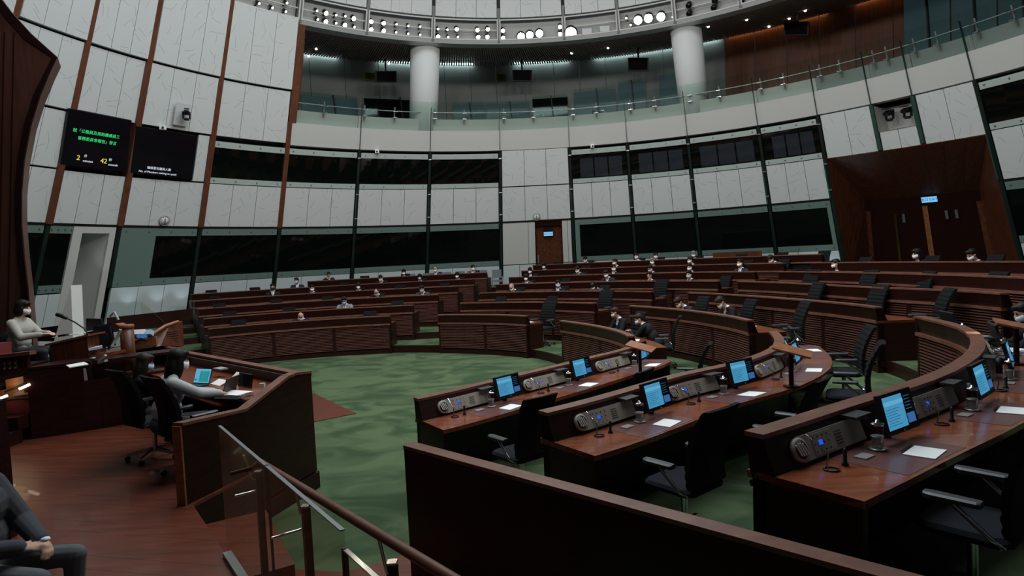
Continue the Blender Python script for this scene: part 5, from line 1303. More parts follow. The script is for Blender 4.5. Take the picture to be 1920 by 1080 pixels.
    MB().tube([q(-0.60, 0.32, zt+0.005), q(-0.60, 0.33, zt+0.1), face(-0.58, 0.8)+nrm*0.04], 0.006, 6).build('stalk', 'chrome', mi)
    MB().tube([q(-0.60+0.045*math.cos(a), 0.35+0.045*math.sin(a), zt+0.007) for a in [i*0.7 for i in range(10)]], 0.006, 6).build('cord', 'black', mi)
    tg = MB().prism([q(-0.28, 0.32, zt), q(-0.16, 0.32, zt), q(-0.16, 0.40, zt), q(-0.28, 0.40, zt)], (0, 0, 0.012)).build('voting_card_tray', 'steel')
    tag(tg, 'small steel card tray on the table at %s' % who, 'tray', 'card trays')
    return q
names = {('E', 0): ['the first seat of the front near desk', 'the second seat of the front near desk', 'the last seat of the front near desk'],
         ('E', 1): ['the first seat of the second near desk', 'the second seat of the second near desk', 'the third seat of the second near desk', 'the last seat of the second near desk'],
         ('E', 2): ['the first seat of the third near desk', 'the second seat of the third near desk', 'the third seat of the third near desk', 'the fourth seat of the third near desk', 'the last seat of the third near desk']}
for key, L_ in SEATS.items():
    if key[0] != 'E': continue
    for i, t in enumerate(L_):
        q = seat_kit(key[1], t, i, names[key][i]); zt = ztab(key[1]); zz = zt+0.003
        # writing paper
        tg = MB().prism([q(-0.02, 0.50, zz), q(0.22, 0.47, zz), q(0.24, 0.65, zz), q(0.0, 0.68, zz)], (0, 0, 0.005)).build('writing_pad', 'paper')
        tag(tg, 'white writing pad on the leather at %s' % names[key][i], 'paper', 'white writing pads')
        if key[1] == 2 and i < 2:
            tag(MB().tube([q(0.02, 0.475, zz+0.01), q(0.22, 0.45, zz+0.01)], 0.005, 6).build('pen', 'black'), 'black pen above the writing pad at %s' % names[key][i], 'pen')
# piled documents of the member at the right edge
for i in range(7):
    p = at(1893+2*math.sin(i*1.7), 664, ztab(2))+Vector((0, 0, 0.004+0.008*i)); a = 0.4+0.12*math.sin(i*2.3); x = Vector((math.cos(a), math.sin(a), 0)); y = Vector((-x.y, x.x, 0))
    tag(MB().prism([p-x*0.16-y*0.12, p+x*0.16-y*0.12, p+x*0.16+y*0.12, p-x*0.16+y*0.12], (0, 0, 0.005)).build('paper_sheet', 'paper'), 'white sheet in the document pile before the man at the right edge', 'paper', 'document pile at the right edge')
l_ = bpy.data.lights.new('desk_reading_light', 'SPOT'); l_.energy = 9; l_.spot_size = rad(60); l_.shadow_soft_size = 0.03; l_.color = (1, 0.97, 0.88)
lo_ = bpy.data.objects.new('desk_reading_light', l_); COL.objects.link(lo_); lo_.location = at(1885, 664, ztab(2))+Vector((-0.15, 0.1, 0.45)); lo_.rotation_euler = (0.25, 0.3, 0)

# little wooden reading stands
def reading_stand(u, v, k, label, dx=1.0, h=0.40):
    b = at(u, v, ztab(k)); o = empty('reading_stand', b, label, 'lectern', 'reading stands')
    MB().prism([b+Vector((-0.07, -0.06, 0)), b+Vector((0.07, -0.06, 0)), b+Vector((0.07, 0.06, 0)), b+Vector((-0.07, 0.06, 0))], (0, 0, 0.02)).build('foot', 'mahogany', o)
    MB().bar(b, b+Vector((0, 0, h)), 0.045, 0.03).build('post', 'mahogany', o)
    c = b+Vector((0.02, 0, h+0.02)); x = Vector((0.78, -0.5, -0.22)).normalized()*dx; y = Vector((0.45, 0.8, 0.1)).normalized(); n = x.cross(y).normalized()
    MB().prism([c-x*0.21-y*0.14, c+x*0.21-y*0.14, c+x*0.21+y*0.14, c-x*0.21+y*0.14], n*0.02).build('board', 'wood_light', o)
reading_stand(1201, 703, 0, 'wooden reading stand at the far end of the front near desk')
reading_stand(1484, 726, 1, 'wooden reading stand with a tilted board on the second near desk')
reading_stand(1906, 684, 2, 'wooden reading stand at the right edge beside the document pile')

# ================================================================ BACK-WALL SEATS
for i, u in enumerate((775, 806, 841, 866, 888, 907)):
    c = cpt(wp(u, 497, -0.7)[0], ztier(5)+0.0, -0.8); a = math.atan2(AY-c.y, AX-c.x)
    o = empty('waiting_chair', c, '%s of the grey upright chairs along the back wall left of the small door' % ('first', 'second', 'third', 'fourth', 'fifth', 'last')[i], 'chair', 'grey chairs along the wall'); o.rotation_euler = (0, 0, a-PI/2)
    if i == 0:
        WC = [('seat', MB().box((0, 0, .45), (.46, .44, .09)).mesh('wseat', mats=['grey_fabric'])), ('backrest', MB().box((0, -.22, .80), (.46, .07, .42)).mesh('wback', mats=['grey_fabric'])), ('side_frame', MB().box((-.25, 0, .33), (.03, .44, .66)).mesh('wside', mats=['grey_plastic'])), ('side_frame', MB().box((.25, 0, .33), (.03, .44, .66)).mesh('wside2', mats=['grey_plastic']))]
    for nm, me in WC: inst(nm, me, o)
c = cpt(wp(932, 505, -1.2)[0], ztier(5), -1.6); a = math.atan2(AY-c.y, AX-c.x)
o = empty('waiting_chair', c, 'single grey folding-seat chair standing out beside the back wall rib', 'chair', 'grey chairs along the wall'); o.rotation_euler = (0, 0, a-PI/2)
for nm, me in WC: inst(nm, me, o)

# loose white papers on the farther tables
for i, (k, u, v, lb) in enumerate(((0, 990, 604, 'white paper at the right end of the middle block front desk'), (1, 1406, 612, 'white paper at the right end of the right block second desk'), (0, 1190, 640, 'white paper between the two talking men'), (2, 1590, 588, 'white paper near the right end of the right block third desk'),
        (3, 1872, 569, 'white paper at the right end of the right block fourth desk'), (1, 1340, 597, 'white paper before the reading man in black'), (2, 640, 577, 'white paper on the third desk of the left block'), (3, 520, 560, 'white paper in front of the man with the black mask'), (4, 660, 532, 'white paper on the fifth desk of the left block'))):
    tt_ = theta_for(u, k, 0.45, ztab(k), *((76, 127) if u < 800 else ((40, 75) if u < 1100 else (-10, 40)))); c = rp(k, tt_, 0.45, ztab(k)+0.004); a_ = 0.5+0.4*i; x = Vector((math.cos(a_), math.sin(a_), 0)); y = Vector((-x.y, x.x, 0))
    tag(MB().prism([c-x*0.14-y*0.1, c+x*0.14-y*0.1, c+x*0.14+y*0.1, c-x*0.14+y*0.1], (0, 0, 0.004)).build('paper_sheet', 'paper'), lb, 'paper', 'loose papers on the desks')
# low reddish screen at the back
w0, w1 = wp(1338, 490, -1.3)[0], wp(1430, 486, -1.3)[0]
tag(MB().prism([cpt(w0, ztier(6), -1.3), cpt(w1, ztier(6), -1.3), cpt(w1, ztier(6)+1.12, -1.3), cpt(w0, ztier(6)+1.12, -1.3)], (0.03, 0.06, 0)).build('low_screen', 'wood_rib'), 'low reddish wooden screen behind the last row under the right windows', 'screen')
# ================================================================ PEOPLE
class Body:
    """tapered limbs and ellipsoids fused into one skin by a voxel remesh; each zone keeps its own material"""
    def __init__(s): s.pr = []
    def cap(s, a, b, ra, rb, zone): s.pr.append(('c', Vector(a), Vector(b), ra, rb, zone)); return s
    def ell(s, c, r, zone, rot=None): s.pr.append(('e', Vector(c), Vector(r), rot, None, zone)); return s
    def chain(s, pts, rs, zone):
        for i in range(len(pts)-1): s.cap(pts[i], pts[i+1], rs[i], rs[i+1], zone)
        return s
    def raw(s):
        mb = MB()
        for p in s.pr:
            if p[0] == 'c':
                a, b, ra, rb = p[1:5]; d = (b-a); L_ = d.length
                prof = [(max(ra*math.sin(x), 1e-4), -ra*math.cos(x)) for x in (0.05, .5, 1.0)]+[(ra, 0), (rb, L_)]+[(max(rb*math.cos(x), 1e-4), L_+rb*math.sin(x)) for x in (.55, 1.05, 1.52)]
                mb.lathe(prof, a, 12, d if L_ > 1e-6 else (0, 0, 1))
            else:
                c, r, rot = p[1:4]; vs = []; n, m = 14, 9
                prof = [(math.sin(PI*(i/(m))), -math.cos(PI*i/m)) for i in range(m+1)]
                t = MB(); t.lathe([(max(q, 1e-3), z) for q, z in prof], (0, 0, 0), n)
                t.v = [Vector((v.x*r.x, v.y*r.y, v.z*r.z)) for v in t.v]
                if rot is not None: t.v = [rot @ v for v in t.v]
                mb.add([v+c for v in t.v], t.f, smooth=True)
        return mb
    def dist_np(s, Q, p):
        if p[0] == 'c':
            a = np.array(p[1]); ab = np.array(p[2])-a; tt = np.clip((Q-a) @ ab/max(ab @ ab, 1e-9), 0, 1)
            return np.linalg.norm(Q-(a+tt[:, None]*ab), axis=1)-(p[3]+(p[4]-p[3])*tt)
        d = Q-np.array(p[1])
        if p[3] is not None: d = d @ np.array(p[3])
        r = np.array(p[2]); return (np.linalg.norm(d/r, axis=1)-1)*r.min()
    def skin(s, name, zones, voxel=0.014, smooth=3, front=None):
        me = s.raw().mesh(name+'_raw'); o = bpy.data.objects.new(name, me); COL.objects.link(o)
        rm = o.modifiers.new('r', 'REMESH'); rm.mode = 'VOXEL'; rm.voxel_size = voxel; rm.use_smooth_shade = True
        sm = o.modifiers.new('s', 'SMOOTH'); sm.factor = 0.5; sm.iterations = smooth
        bpy.context.view_layer.update()
        out = bpy.data.meshes.new_from_object(o.evaluated_get(bpy.context.evaluated_depsgraph_get())); out.name = name
        bpy.data.objects.remove(o)
        out.materials.clear()
        zs = list(zones)
        for z in zs: out.materials.append(MATS[zones[z]])
        n = len(out.polygons); C_ = np.empty(n*3); out.polygons.foreach_get('center', C_); C_ = C_.reshape(n, 3)
        D_ = np.stack([s.dist_np(C_, p) for p in s.pr], 1); bi = D_.argmin(1); idx = np.zeros(n, dtype=np.int32)
        for i in range(n):
            z = s.pr[bi[i]][5]
            if front and z == 'top': z = front(Vector(C_[i]), z) or z
            idx[i] = zs.index(z)
        out.polygons.foreach_set('material_index', idx); out.polygons.foreach_set('use_smooth', np.ones(n, dtype=bool)); out.update()
        return out
R3 = lambda a, ax: Matrix.Rotation(a, 3, ax)

def figure(pose, female=False, voxel=0.015, hands=False):
    """seated figure; origin on the floor under the hips, looks along +Y. Returns body builder and head frame"""
    B = Body(); lean = pose.get('lean', 0.15); hp = pose.get('head', 0.1); hy = pose.get('yaw', 0.0); z0 = pose.get('seat', 0.46)
    side = pose.get('side', 0.0)
    T = R3(side, 'Y') @ R3(-lean, 'X')
    hip = Vector((0, 0, z0+0.08)); k = 0.92 if female else 1.0
    def t(x, y, z): return hip + T @ Vector((x, y, z))
    B.ell(hip, (0.18, 0.15, 0.12), 'legs'); bk_ = pose.get('bulk', 1.08); B.ell(t(0, 0, 0.15), (0.155*k*bk_, 0.118*bk_, 0.17), 'top'); B.ell(t(0, 0.0, 0.34), (0.175*k*bk_, 0.115*bk_, 0.16), 'top')
    B.cap(t(-0.15*k, -0.01, 0.45), t(0.15*k, -0.01, 0.45), 0.065, 0.065, 'top'); B.cap(t(-0.06, 0, 0.49), t(0.06, 0, 0.49), 0.06, 0.06, 'top')
    if pose.get('bust'): B.ell(t(-0.065, 0.085, 0.34), (0.07, 0.06, 0.07), 'top'); B.ell(t(0.065, 0.085, 0.34), (0.07, 0.06, 0.07), 'top')
    nb = t(0, 0.0, 0.52)
    H = T @ R3(-hy, 'Z') @ R3(-hp, 'X') if False else R3(side*0.5, 'Y') @ R3(hy, 'Z') @ R3(-(lean*0.5+hp), 'X')
    hc = nb + (T @ Vector((0, 0.02, 0.05))) + H @ Vector((0, 0.015, 0.115))
    B.cap(nb-Vector((0, 0, 0.04)), hc-(H @ Vector((0, 0.02, 0.06))), 0.052, 0.048, 'skin')
    B.ell(hc, (0.074, 0.092, 0.108), 'skin', H)
    B.ell(hc+H @ Vector((0, 0.022, -0.062)), (0.055, 0.062, 0.058), 'skin', H)
    B.cap(hc+H @ Vector((0, 0.09, 0.005)), hc+H @ Vector((0, 0.106, -0.024)), 0.010, 0.016, 'skin')
    for s in (-1, 1): B.ell(hc+H @ Vector((0.075*s, -0.005, -0.01)), (0.010, 0.022, 0.032), 'skin', H)
    # legs
    for s in (-1, 1):
        kn = pose.get('knee%+d' % s, Vector((0.12*s, 0.44, z0+0.06))); kn = Vector(kn)
        an = pose.get('ank%+d' % s, Vector((kn.x, kn.y-0.04, 0.09))); an = Vector(an)
        B.cap(hip+Vector((0.09*s, 0.02, -0.01)), kn, 0.088, 0.064, 'legs'); B.cap(kn, an, 0.062, 0.042, 'legs')
        B.cap(an+Vector((0, -0.02, -0.035)), an+Vector((0, 0.16, -0.055)), 0.04, 0.033, 'shoe')
    # arms: target hands given in local coordinates
    Hnds = []
    for s in (-1, 1):
        sh = t(0.185*s*k, -0.01, 0.445)
        ha = Vector(pose.get('hand%+d' % s, (0.10*s, 0.42, z0+0.33)))
        # two-bone elbow
        u, l = 0.29*k, 0.26*k; d = ha-sh; D = min(d.length, u+l-0.005); dn_ = d.normalized(); ha = sh+dn_*D
        a_ = (u*u-l*l+D*D)/(2*D); hgt = math.sqrt(max(u*u-a_*a_, 0)); pole = Vector(pose.get('elb%+d' % s, (0.6*s, -0.4, -0.7))); pole = (pole-dn_*pole.dot(dn_)).normalized()
        el = sh+dn_*a_+pole*hgt
        bu = pose.get('bulk', 1.15); B.cap(sh, el, 0.060*k*bu, 0.050*k*bu, 'top'); B.cap(el, ha, 0.050*k*bu, 0.038*k*bu, 'sleeve'); B.cap(ha-(ha-el).normalized()*0.02, ha+(ha-el).normalized()*0.01, 0.031*k, 0.029*k, 'skin')
        Hnds.append((s, ha, (ha-el).normalized()))
    # hands: palm and five bent fingers
    for s, w_, d in Hnds:
        pd_ = Vector(pose.get('palm%+d' % s, (0, 0, -1))); pd_ = (pd_-d*pd_.dot(d)).normalized(); x = d.cross(pd_)*s   # x: towards thumb side
        x = pose.get('thumb%+d' % s, x) if False else x
        c = w_+d*0.055
        B.ell(c, (0.040, 0.048, 0.016), 'skin', Matrix((x, d, x.cross(d))).transposed())
        curl = pose.get('curl', 0.5)
        for i, (off, ln) in enumerate(((0.030, 0.068), (0.010, 0.076), (-0.010, 0.070), (-0.029, 0.055))):
            b = c+d*0.036+x*off; d1 = (d*math.cos(curl)+pd_*math.sin(curl)).normalized(); d2 = (d*math.cos(curl*2)+pd_*math.sin(curl*2)).normalized()
            B.chain([b-d*0.02, b+d1*ln*0.5, b+d1*ln*0.5+d2*ln*0.5], [0.0095, 0.009, 0.0075], 'skin')
        tb = c+x*0.028-d*0.025
        B.chain([tb-x*0.01, tb+x*0.026+d*0.026+pd_*0.008, tb+x*0.030+d*0.056+pd_*0.018], [0.013, 0.011, 0.0085], 'skin')
    return B, hc, H, t, nb
def person_meshes(name, pose, zones, female=False, voxel=0.016, shirt=True, smooth=3):
    B, hc, H, t, nb = figure(pose, female)
    ti = (t(0, 0, 0)-t(0, 0, 1)); up_ = (t(0, 0, 1)-t(0, 0, 0)).normalized(); fr = (t(0, 1, 0)-t(0, 0, 0)).normalized(); o_ = t(0, 0, 0)
    def front(q, z):
        if z == 'top' and shirt:
            l = q-o_; y = l.dot(fr); h = l.dot(up_); x = q.x-o_.x
            if y > 0.03 and 0.2 < h < 0.56 and abs(x) < 0.05*(h-0.2)/0.3:
                return 'tie' if (abs(x) < 0.016 and h < 0.48) else 'shirt'
            if h > 0.53: return 'shirt'
        return None
    me = B.skin(name, zones, voxel, smooth, front)
    return me, hc, H
def mask_mesh(s=1.0):
    mb = MB(); n = 9; secs = []
    for i in range(n):
        a = -1.25+2.5*i/(n-1)
        x = math.sin(a); 
        def P(h, e): return Vector((0.069*x*e, 0.012+0.086*math.cos(a)*e+0.012*(1-abs(x)), h))
        secs.append([P(-0.018+0.010*abs(x), 1.03), P(-0.055, 1.10-0.02*abs(x)), P(-0.100+0.03*abs(x), 0.96), P(-0.100+0.03*abs(x), 0.92), P(-0.055, 1.04), P(-0.018+0.010*abs(x), 0.98)])
    mb.sweep(secs, smooth=True)
    for s_ in (-1, 1): mb.tube([(0.066*s_, 0.05, -0.03), (0.078*s_, 0.0, -0.012), (0.076*s_, -0.012, -0.03), (0.066*s_, 0.045, -0.08)], 0.0025, 4)
    return mb
MASK = mask_mesh().mesh('mask', mats=['mask_white'])
def hair_mesh(kind):
    B = Body()
    if kind == 'short':
        B.ell((0, -0.018, 0.035), (0.084, 0.098, 0.090), 'h'); B.ell((0, -0.04, -0.01), (0.078, 0.075, 0.085), 'h'); B.ell((0.01, 0.04, 0.085), (0.055, 0.05, 0.035), 'h')
    elif kind == 'receding':
        B.ell((0, -0.035, 0.02), (0.081, 0.085, 0.080), 'h'); B.ell((0, -0.05, -0.02), (0.077, 0.065, 0.07), 'h')
    elif kind == 'bald':
        B.ell((0, -0.055, -0.02), (0.079, 0.055, 0.05), 'h')
    elif kind == 'bob':
        B.ell((0, -0.015, 0.035), (0.092, 0.105, 0.098), 'h'); B.ell((0, -0.04, -0.045), (0.092, 0.085, 0.095), 'h'); B.ell((-0.078, 0.01, -0.05), (0.022, 0.055, 0.085), 'h'); B.ell((0.078, 0.01, -0.05), (0.022, 0.055, 0.085), 'h'); B.ell((0, 0.05, 0.075), (0.07, 0.05, 0.04), 'h')
    elif kind == 'long':
        B.ell((0, -0.015, 0.035), (0.090, 0.103, 0.096), 'h'); B.ell((0, -0.055, -0.10), (0.095, 0.065, 0.17), 'h'); B.ell((-0.075, 0.0, -0.09), (0.024, 0.05, 0.13), 'h'); B.ell((0.075, 0.0, -0.09), (0.024, 0.05, 0.13), 'h'); B.ell((0.01, 0.045, 0.08), (0.06, 0.05, 0.035), 'h')
    return B.skin('hair_'+kind, {'h': 'hair_black'}, 0.011, 3)
HAIR = {k: hair_mesh(k) for k in ('short', 'receding', 'bald', 'bob', 'long')}
def eyes_mesh():
    mb = MB()
    for s in (-1, 1):
        mb.lathe([(0.001, -0.004), (0.012, -0.002), (0.012, 0.003), (0.001, 0.006)], (0.030*s, 0.083, 0.012), 8, (0.25*s, 1, 0))
        mb.bar((0.016*s, 0.089, 0.034), (0.048*s, 0.078, 0.034), 0.008, 0.006)
    return mb.mesh('eyes', mats=['eye_dark'])
EYES = eyes_mesh()
def glasses_mesh():
    mb = MB()
    for s in (-1, 1):
        mb.tube([Vector((0.033*s+0.024*math.cos(a), 0.098-0.01*abs(math.cos(a)), 0.010+0.018*math.sin(a))) for a in [i*PI/6 for i in range(13)]], 0.003, 5)
        mb.tube([(0.056*s, 0.09, 0.014), (0.078*s, 0.0, 0.012)], 0.003, 5)
    mb.tube([(-0.01, 0.10, 0.014), (0.01, 0.10, 0.014)], 0.003, 5)
    return mb.mesh('glasses', mats=['black'])
GLASSES = glasses_mesh()
ZONES = {'skin': 'skin', 'top': 'suit_black', 'sleeve': 'suit_black', 'legs': 'suit_black', 'shoe': 'black', 'shirt': 'shirt_white', 'tie': 'tie_blue'}
ZK_ = list(ZONES)
VAR = {
 'read': ({'lean': 0.28, 'head': 0.38}, False), 'up': ({'lean': 0.10, 'head': 0.02}, False), 'turnl': ({'lean': 0.12, 'head': 0.08, 'yaw': 0.6}, False), 'turnr': ({'lean': 0.14, 'head': 0.12, 'yaw': -0.55}, False),
 'chin': ({'lean': 0.22, 'head': 0.12, 'yaw': 0.2, 'hand+1': (0.05, 0.24, 0.98), 'elb+1': (0.5, 0.3, -1)}, False), 'bent': ({'lean': 0.42, 'head': 0.62}, False), 'lady': ({'lean': 0.14, 'head': 0.14}, True),
}
VM = {k: person_meshes('person_'+k, p, ZONES, f, 0.02) for k, (p, f) in VAR.items()}
def place_person(pos, ang, var, label, suit='suit_black', shirt='shirt_white', tie='tie_blue', hair='short', hairm='hair_black', mask='mask_white', skin='skin', glasses=False, group=None, legs=None, s=1.0, vm=None):
    me, hc, H = vm or VM[var]
    o = empty('person', pos, label, 'person', group); o.rotation_euler = (0, 0, ang-PI/2); o.scale = (s, s, s)
    zm = dict(ZONES); zm.update(skin=skin, top=suit, sleeve=suit, legs=legs or suit, shirt=shirt, tie=tie)
    inst('body', me, o, mats=[zm[z] for z in ZK_])
    rot = H.to_euler()
    inst('hair', HAIR[hair], o, hc, rot, [hairm])
    if mask: inst('face_mask', MASK, o, hc, rot, [mask])
    inst('eyes', EYES, o, hc, rot)
    if glasses: inst('glasses', GLASSES, o, hc, rot)
    return o
# (head pixel u, v, row, block range, variant, suit, hair, hair colour, mask, description)
PPL = [
 ('L', 0, 563, 592, 'bent', 'suit_black', 'bald', 'hair_grey', 'mask_white', 'bald man bowed low behind the front desk of the left block'),
 ('L', 1, 645, 563, 'read', 'suit_light', 'short', 'hair_black', 'mask_blue', 'man in light grey suit and blue mask, second row of the left block'),
 ('L', 2, 705, 547, 'bent', 'suit_black', 'receding', 'hair_black', 'mask_white', 'balding man bowed over the third row of the left block'),
 ('L', 2, 790, 541, 'read', 'suit_grey', 'short', 'hair_black', 'mask_blue', 'man in a grey suit at the right part of the left block third row'),
 ('L', 3, 511, 538, 'up', 'suit_black', 'short', 'hair_black', 'mask_black', 'man in black with a black mask and open white collar on the left'),
 ('L', 3, 584, 540, 'lady', 'suit_black', 'short', 'hair_black', 'mask_white', 'person in black with white mask in the left block fourth row'),
 ('L', 3, 671, 536, 'lady', 'suit_black', 'bob', 'hair_brown', 'mask_white', 'woman with brown bob in the middle of the left block fourth row'),
 ('L', 4, 557, 526, 'turnr', 'suit_navy', 'short', 'hair_black', 'mask_blue', 'man in navy suit and pale mask by the left wall window'),
 ('L', 4, 713, 521, 'read', 'suit_black', 'short', 'hair_black', 'mask_white', 'dark-haired man with white mask in the left block fifth row'),
 ('L', 4, 786, 519, 'lady', 'suit_black', 'bob', 'hair_black', 'mask_blue', 'woman with pale blue mask in the left block fifth row'),
 ('L', 4, 857, 517, 'lady', 'suit_black', 'bob', 'hair_black', 'mask_white', 'woman with dark bob at the right end of the left block fifth row'),
 ('L', 5, 615, 515, 'chin', 'suit_black', 'short', 'hair_black', None, 'man with hand at his chin at the back of the left block'),
 ('L', 5, 757, 510, 'lady', 'suit_black', 'long', 'hair_black', 'mask_white', 'long-haired woman at the back of the left block'),
 ('L', 5, 816, 505, 'up', 'suit_grey', 'bald', 'hair_black', 'mask_white', 'bald man before the grey chairs at the back of the left block'),
 ('L', 5, 886, 502, 'turnl', 'suit_grey', 'short', 'hair_black', 'mask_white', 'man leaning his head aside at the right end of the last left row'),
 ('C', 2, 959, 538, 'bent', 'suit_black', 'receding', 'hair_grey', 'mask_white', 'grey-haired man bowed down at the left end of the middle block'),
 ('C', 2, 1045, 532, 'turnl', 'suit_black', 'short', 'hair_black', 'mask_blue', 'man with blue mask and tie in the middle block third row'),
 ('C', 2, 1112, 535, 'bent', 'suit_grey', 'bob', 'hair_black', 'mask_white', 'dark-haired person in grey bent over the middle block third row'),
 ('C', 3, 986, 520, 'lady', 'suit_grey', 'bob', 'hair_black', 'mask_white', 'woman with white mask at the left end of the middle block fourth row'),
 ('C', 3, 1136, 513, 'read', 'suit_navy', 'short', 'hair_black', 'mask_white', 'man in blue suit and tie in the middle block fourth row'),
 ('C', 3, 1217, 518, 'chin', 'suit_black', 'short', 'hair_black', None, 'man with clasped hands before his face in the middle block'),
 ('C', 3, 1291, 514, 'chin', 'suit_black', 'short', 'hair_black', 'mask_blue', 'man resting his head on his hand at the right of the middle block fourth row'),
 ('C', 4, 993, 507, 'lady', 'suit_black', 'long', 'hair_black', 'mask_white', 'long-haired woman at the left end of the middle block fifth row'),
 ('C', 4, 1082, 505, 'read', 'suit_navy', 'short', 'hair_black', 'mask_white', 'man in navy suit in the middle block fifth row left of centre'),
 ('C', 4, 1149, 502, 'turnl', 'suit_black', 'short', 'hair_black', 'mask_white', 'man in black turned aside in the middle block fifth row'),
 ('C', 4, 1218, 503, 'read', 'suit_navy', 'short', 'hair_black', 'mask_white', 'man in blue jacket and white mask right of centre in the middle block fifth row'),
 ('C', 4, 1292, 504, 'chin', 'suit_black', 'short', 'hair_black', 'mask_white', 'man with his hand raised at the right end of the middle block fifth row'),
 ('C', 5, 1020, 498, 'lady', 'suit_black', 'bob', 'hair_black', 'mask_white', 'woman with white mask below the small wooden door'),
 ('C', 5, 1153, 491, 'turnr', 'suit_black', 'short', 'hair_black', 'mask_white', 'man with white collar turned right in the middle block sixth row'),
 ('C', 5, 1222, 491, 'turnl', 'suit_navy', 'short', 'hair_grey', 'mask_white', 'grey-haired man in blue in the middle block sixth row'),
 ('C', 5, 1295, 494, 'turnr', 'suit_black', 'short', 'hair_black', 'mask_white', 'man in a dark suit at the right end of the middle block sixth row'),
 ('C', 6, 1097, 486, 'read', 'suit_navy', 'short', 'hair_black', 'mask_white', 'man in navy at the left of the middle block last row'),
 ('C', 6, 1193, 480, 'up', 'shirt_white', 'short', 'hair_black', 'mask_white', 'man in a white shirt and dark tie in the last row'),
 ('C', 6, 1228, 481, 'turnl', 'suit_navy', 'short', 'hair_black', 'mask_white', 'man with white mask turned left in the last row'),
 ('C', 6, 1299, 484, 'turnl', 'suit_black', 'short', 'hair_grey', 'mask_white', 'grey-haired man with white mask in the last row under the window'),
 ('C', 4, 1387, 493, 'up', 'suit_navy', 'short', 'hair_black', 'mask_white', 'upright man in a blue tie near the right aisle'),
 ('C', 5, 1445, 485, 'bent', 'suit_grey', 'short', 'hair_black', 'mask_white', 'man in grey bent forward below the right window'),
 ('D', 4, 1568, 494, 'turnr', 'suit_grey', 'short', 'hair_black', 'mask_white', 'man in a grey jacket at the left end of the right block by the portal'),
 ('D', 5, 1718, 481, 'lady', 'suit_black', 'long', 'hair_black', 'mask_white', 'woman with white mask in front of the double door'),
 ('D', 5, 1822, 481, 'read', 'suit_black', 'short', 'hair_black', 'mask_white', 'man bowing his head in front of the right door leaf'),
 ('D', 1, 1272, 566, 'bent', 'suit_navy', 'short', 'hair_brown', 'mask_white', 'man in a navy suit reading at the second desk of the right block, left one'),
 ('D', 1, 1350, 566, 'bent', 'suit_black', 'short', 'hair_brown', 'mask_white', 'man in a black suit reading at the second desk of the right block, right one'),
]
RNG = {'L': (76, 128), 'C': (24, 73), 'D': (-10, 30)}
TAKEN = {}
for (bl, k, u, v, var, suit, hair, hm, mask, lb) in PPL:
    me, hc, H = VM[var]
    PS = 1.12
    hc = hc*PS
    t = theta_for(u, k, 1.18-hc.y, ztier(k)+hc.z, *RNG[bl])
    p = rp(k, t, 1.18, ztier(k))
    # raise or lower so that the head sits where the photograph has it (seat height differs per person)
    hd = rp(k, t, 1.18-hc.y, ztier(k)+hc.z); d = hd-CAMP; pv = 540-FPX*d.dot(UP)/d.dot(FW)
    dz = (pv-v)*d.dot(FW)/FPX; dz = max(-0.22, min(0.25, dz)); p.z += dz
    place_person(p, inward(t), var, lb, suit, hair=hair, hairm=hm, mask=mask, shirt='shirt_white', tie='tie_blue' if var not in ('lady',) else 'shirt_white', legs='suit_black', skin='skin' if var != 'lady' else 'skin_pale', glasses=(u % 3 == 0), s=PS)
    TAKEN.setdefault((bl, k), []).append(t)
    if k not in (1,) or bl != 'D':
        far_chair(rp(k, t, 1.22, ztier(k)), inward(t), 'chair of the %s' % lb if len(lb.split()) <= 12 else 'chair of the '+' '.join(lb.split()[:13]), 'occupied chairs')
    else: chair(rp(k, t, 1.24, ztier(k)), inward(t), 'ribbed chair of the '+' '.join(lb.split()[:6])+' at the second desk', 'occupied chairs')
# empty chairs in the remaining far seats
for _k, _u in ((1, 1124), (2, 1228)): TAKEN.setdefault(('C', _k), []).append(theta_for(_u, _k, 1.05, ztier(_k)+1.0, 20, 60))
cnt = 0
for key, L_ in SEATS.items():
    bl, k = key
    if bl == 'E' or (bl == 'D' and k in (1, 2, 3)) or (bl == 'D' and k == 0): continue
    if bl == 'C' and k == 0: continue
    n = 0
    for t in L_:
        if any(abs(t-q) < 1.0/RK(k, t)*57.3 for q in TAKEN.get(key, [])): continue
        n += 1
        far_chair(rp(k, t, 1.0, ztier(k)), inward(t)+random.uniform(-.25, .25), 'empty black chair %s from the left in the %s of the %s block' % (('first', 'second', 'third', 'fourth', 'fifth', 'sixth', 'seventh', 'eighth')[n-1], ORD[k], {'L': 'left', 'C': 'middle', 'D': 'right'}[bl]), 'empty chairs of the far rows')

# ---- two men in talk at the front desk of the right block
pose = {'lean': 0.30, 'head': 0.25, 'yaw': -0.45, 'hand+1': (0.12, 0.48, 0.80), 'hand-1': (-0.1, 0.46, 0.80)}
vmA = person_meshes('person_talk_a', pose, ZONES, False, 0.016)
pa_ = at(1172, 640, ztab(0)); th_ = theta_for(1167, 0, 1.1, ztier(0)+1.2, -6, 28)
pA = rp(0, th_, 1.15, ztier(0)); place_person(pA, inward(th_), '', 'man in glasses and black suit listening behind the right block front desk', 'suit_black', hairm='hair_brown', glasses=True, vm=vmA)
chair(rp(0, th_, 1.25, ztier(0)), inward(th_), 'black office chair under the listening man in glasses', 'occupied chairs')
pose = {'lean': 0.62, 'head': 0.15, 'yaw': 0.5, 'hand+1': (0.05, 0.62, 0.79), 'hand-1': (-0.08, 0.60, 0.79)}
vmB = person_meshes('person_talk_b', pose, ZONES, False, 0.016)
th_ = theta_for(1218, 0, 1.15, ztier(0)+1.0, -8, 20)
pB = rp(0, th_-1.0, 1.25, ztier(0)); place_person(pB, inward(th_)-0.75, '', 'man in a black jacket leaning across to talk, seen from his side', 'suit_black', hairm='hair_brown', vm=vmB)
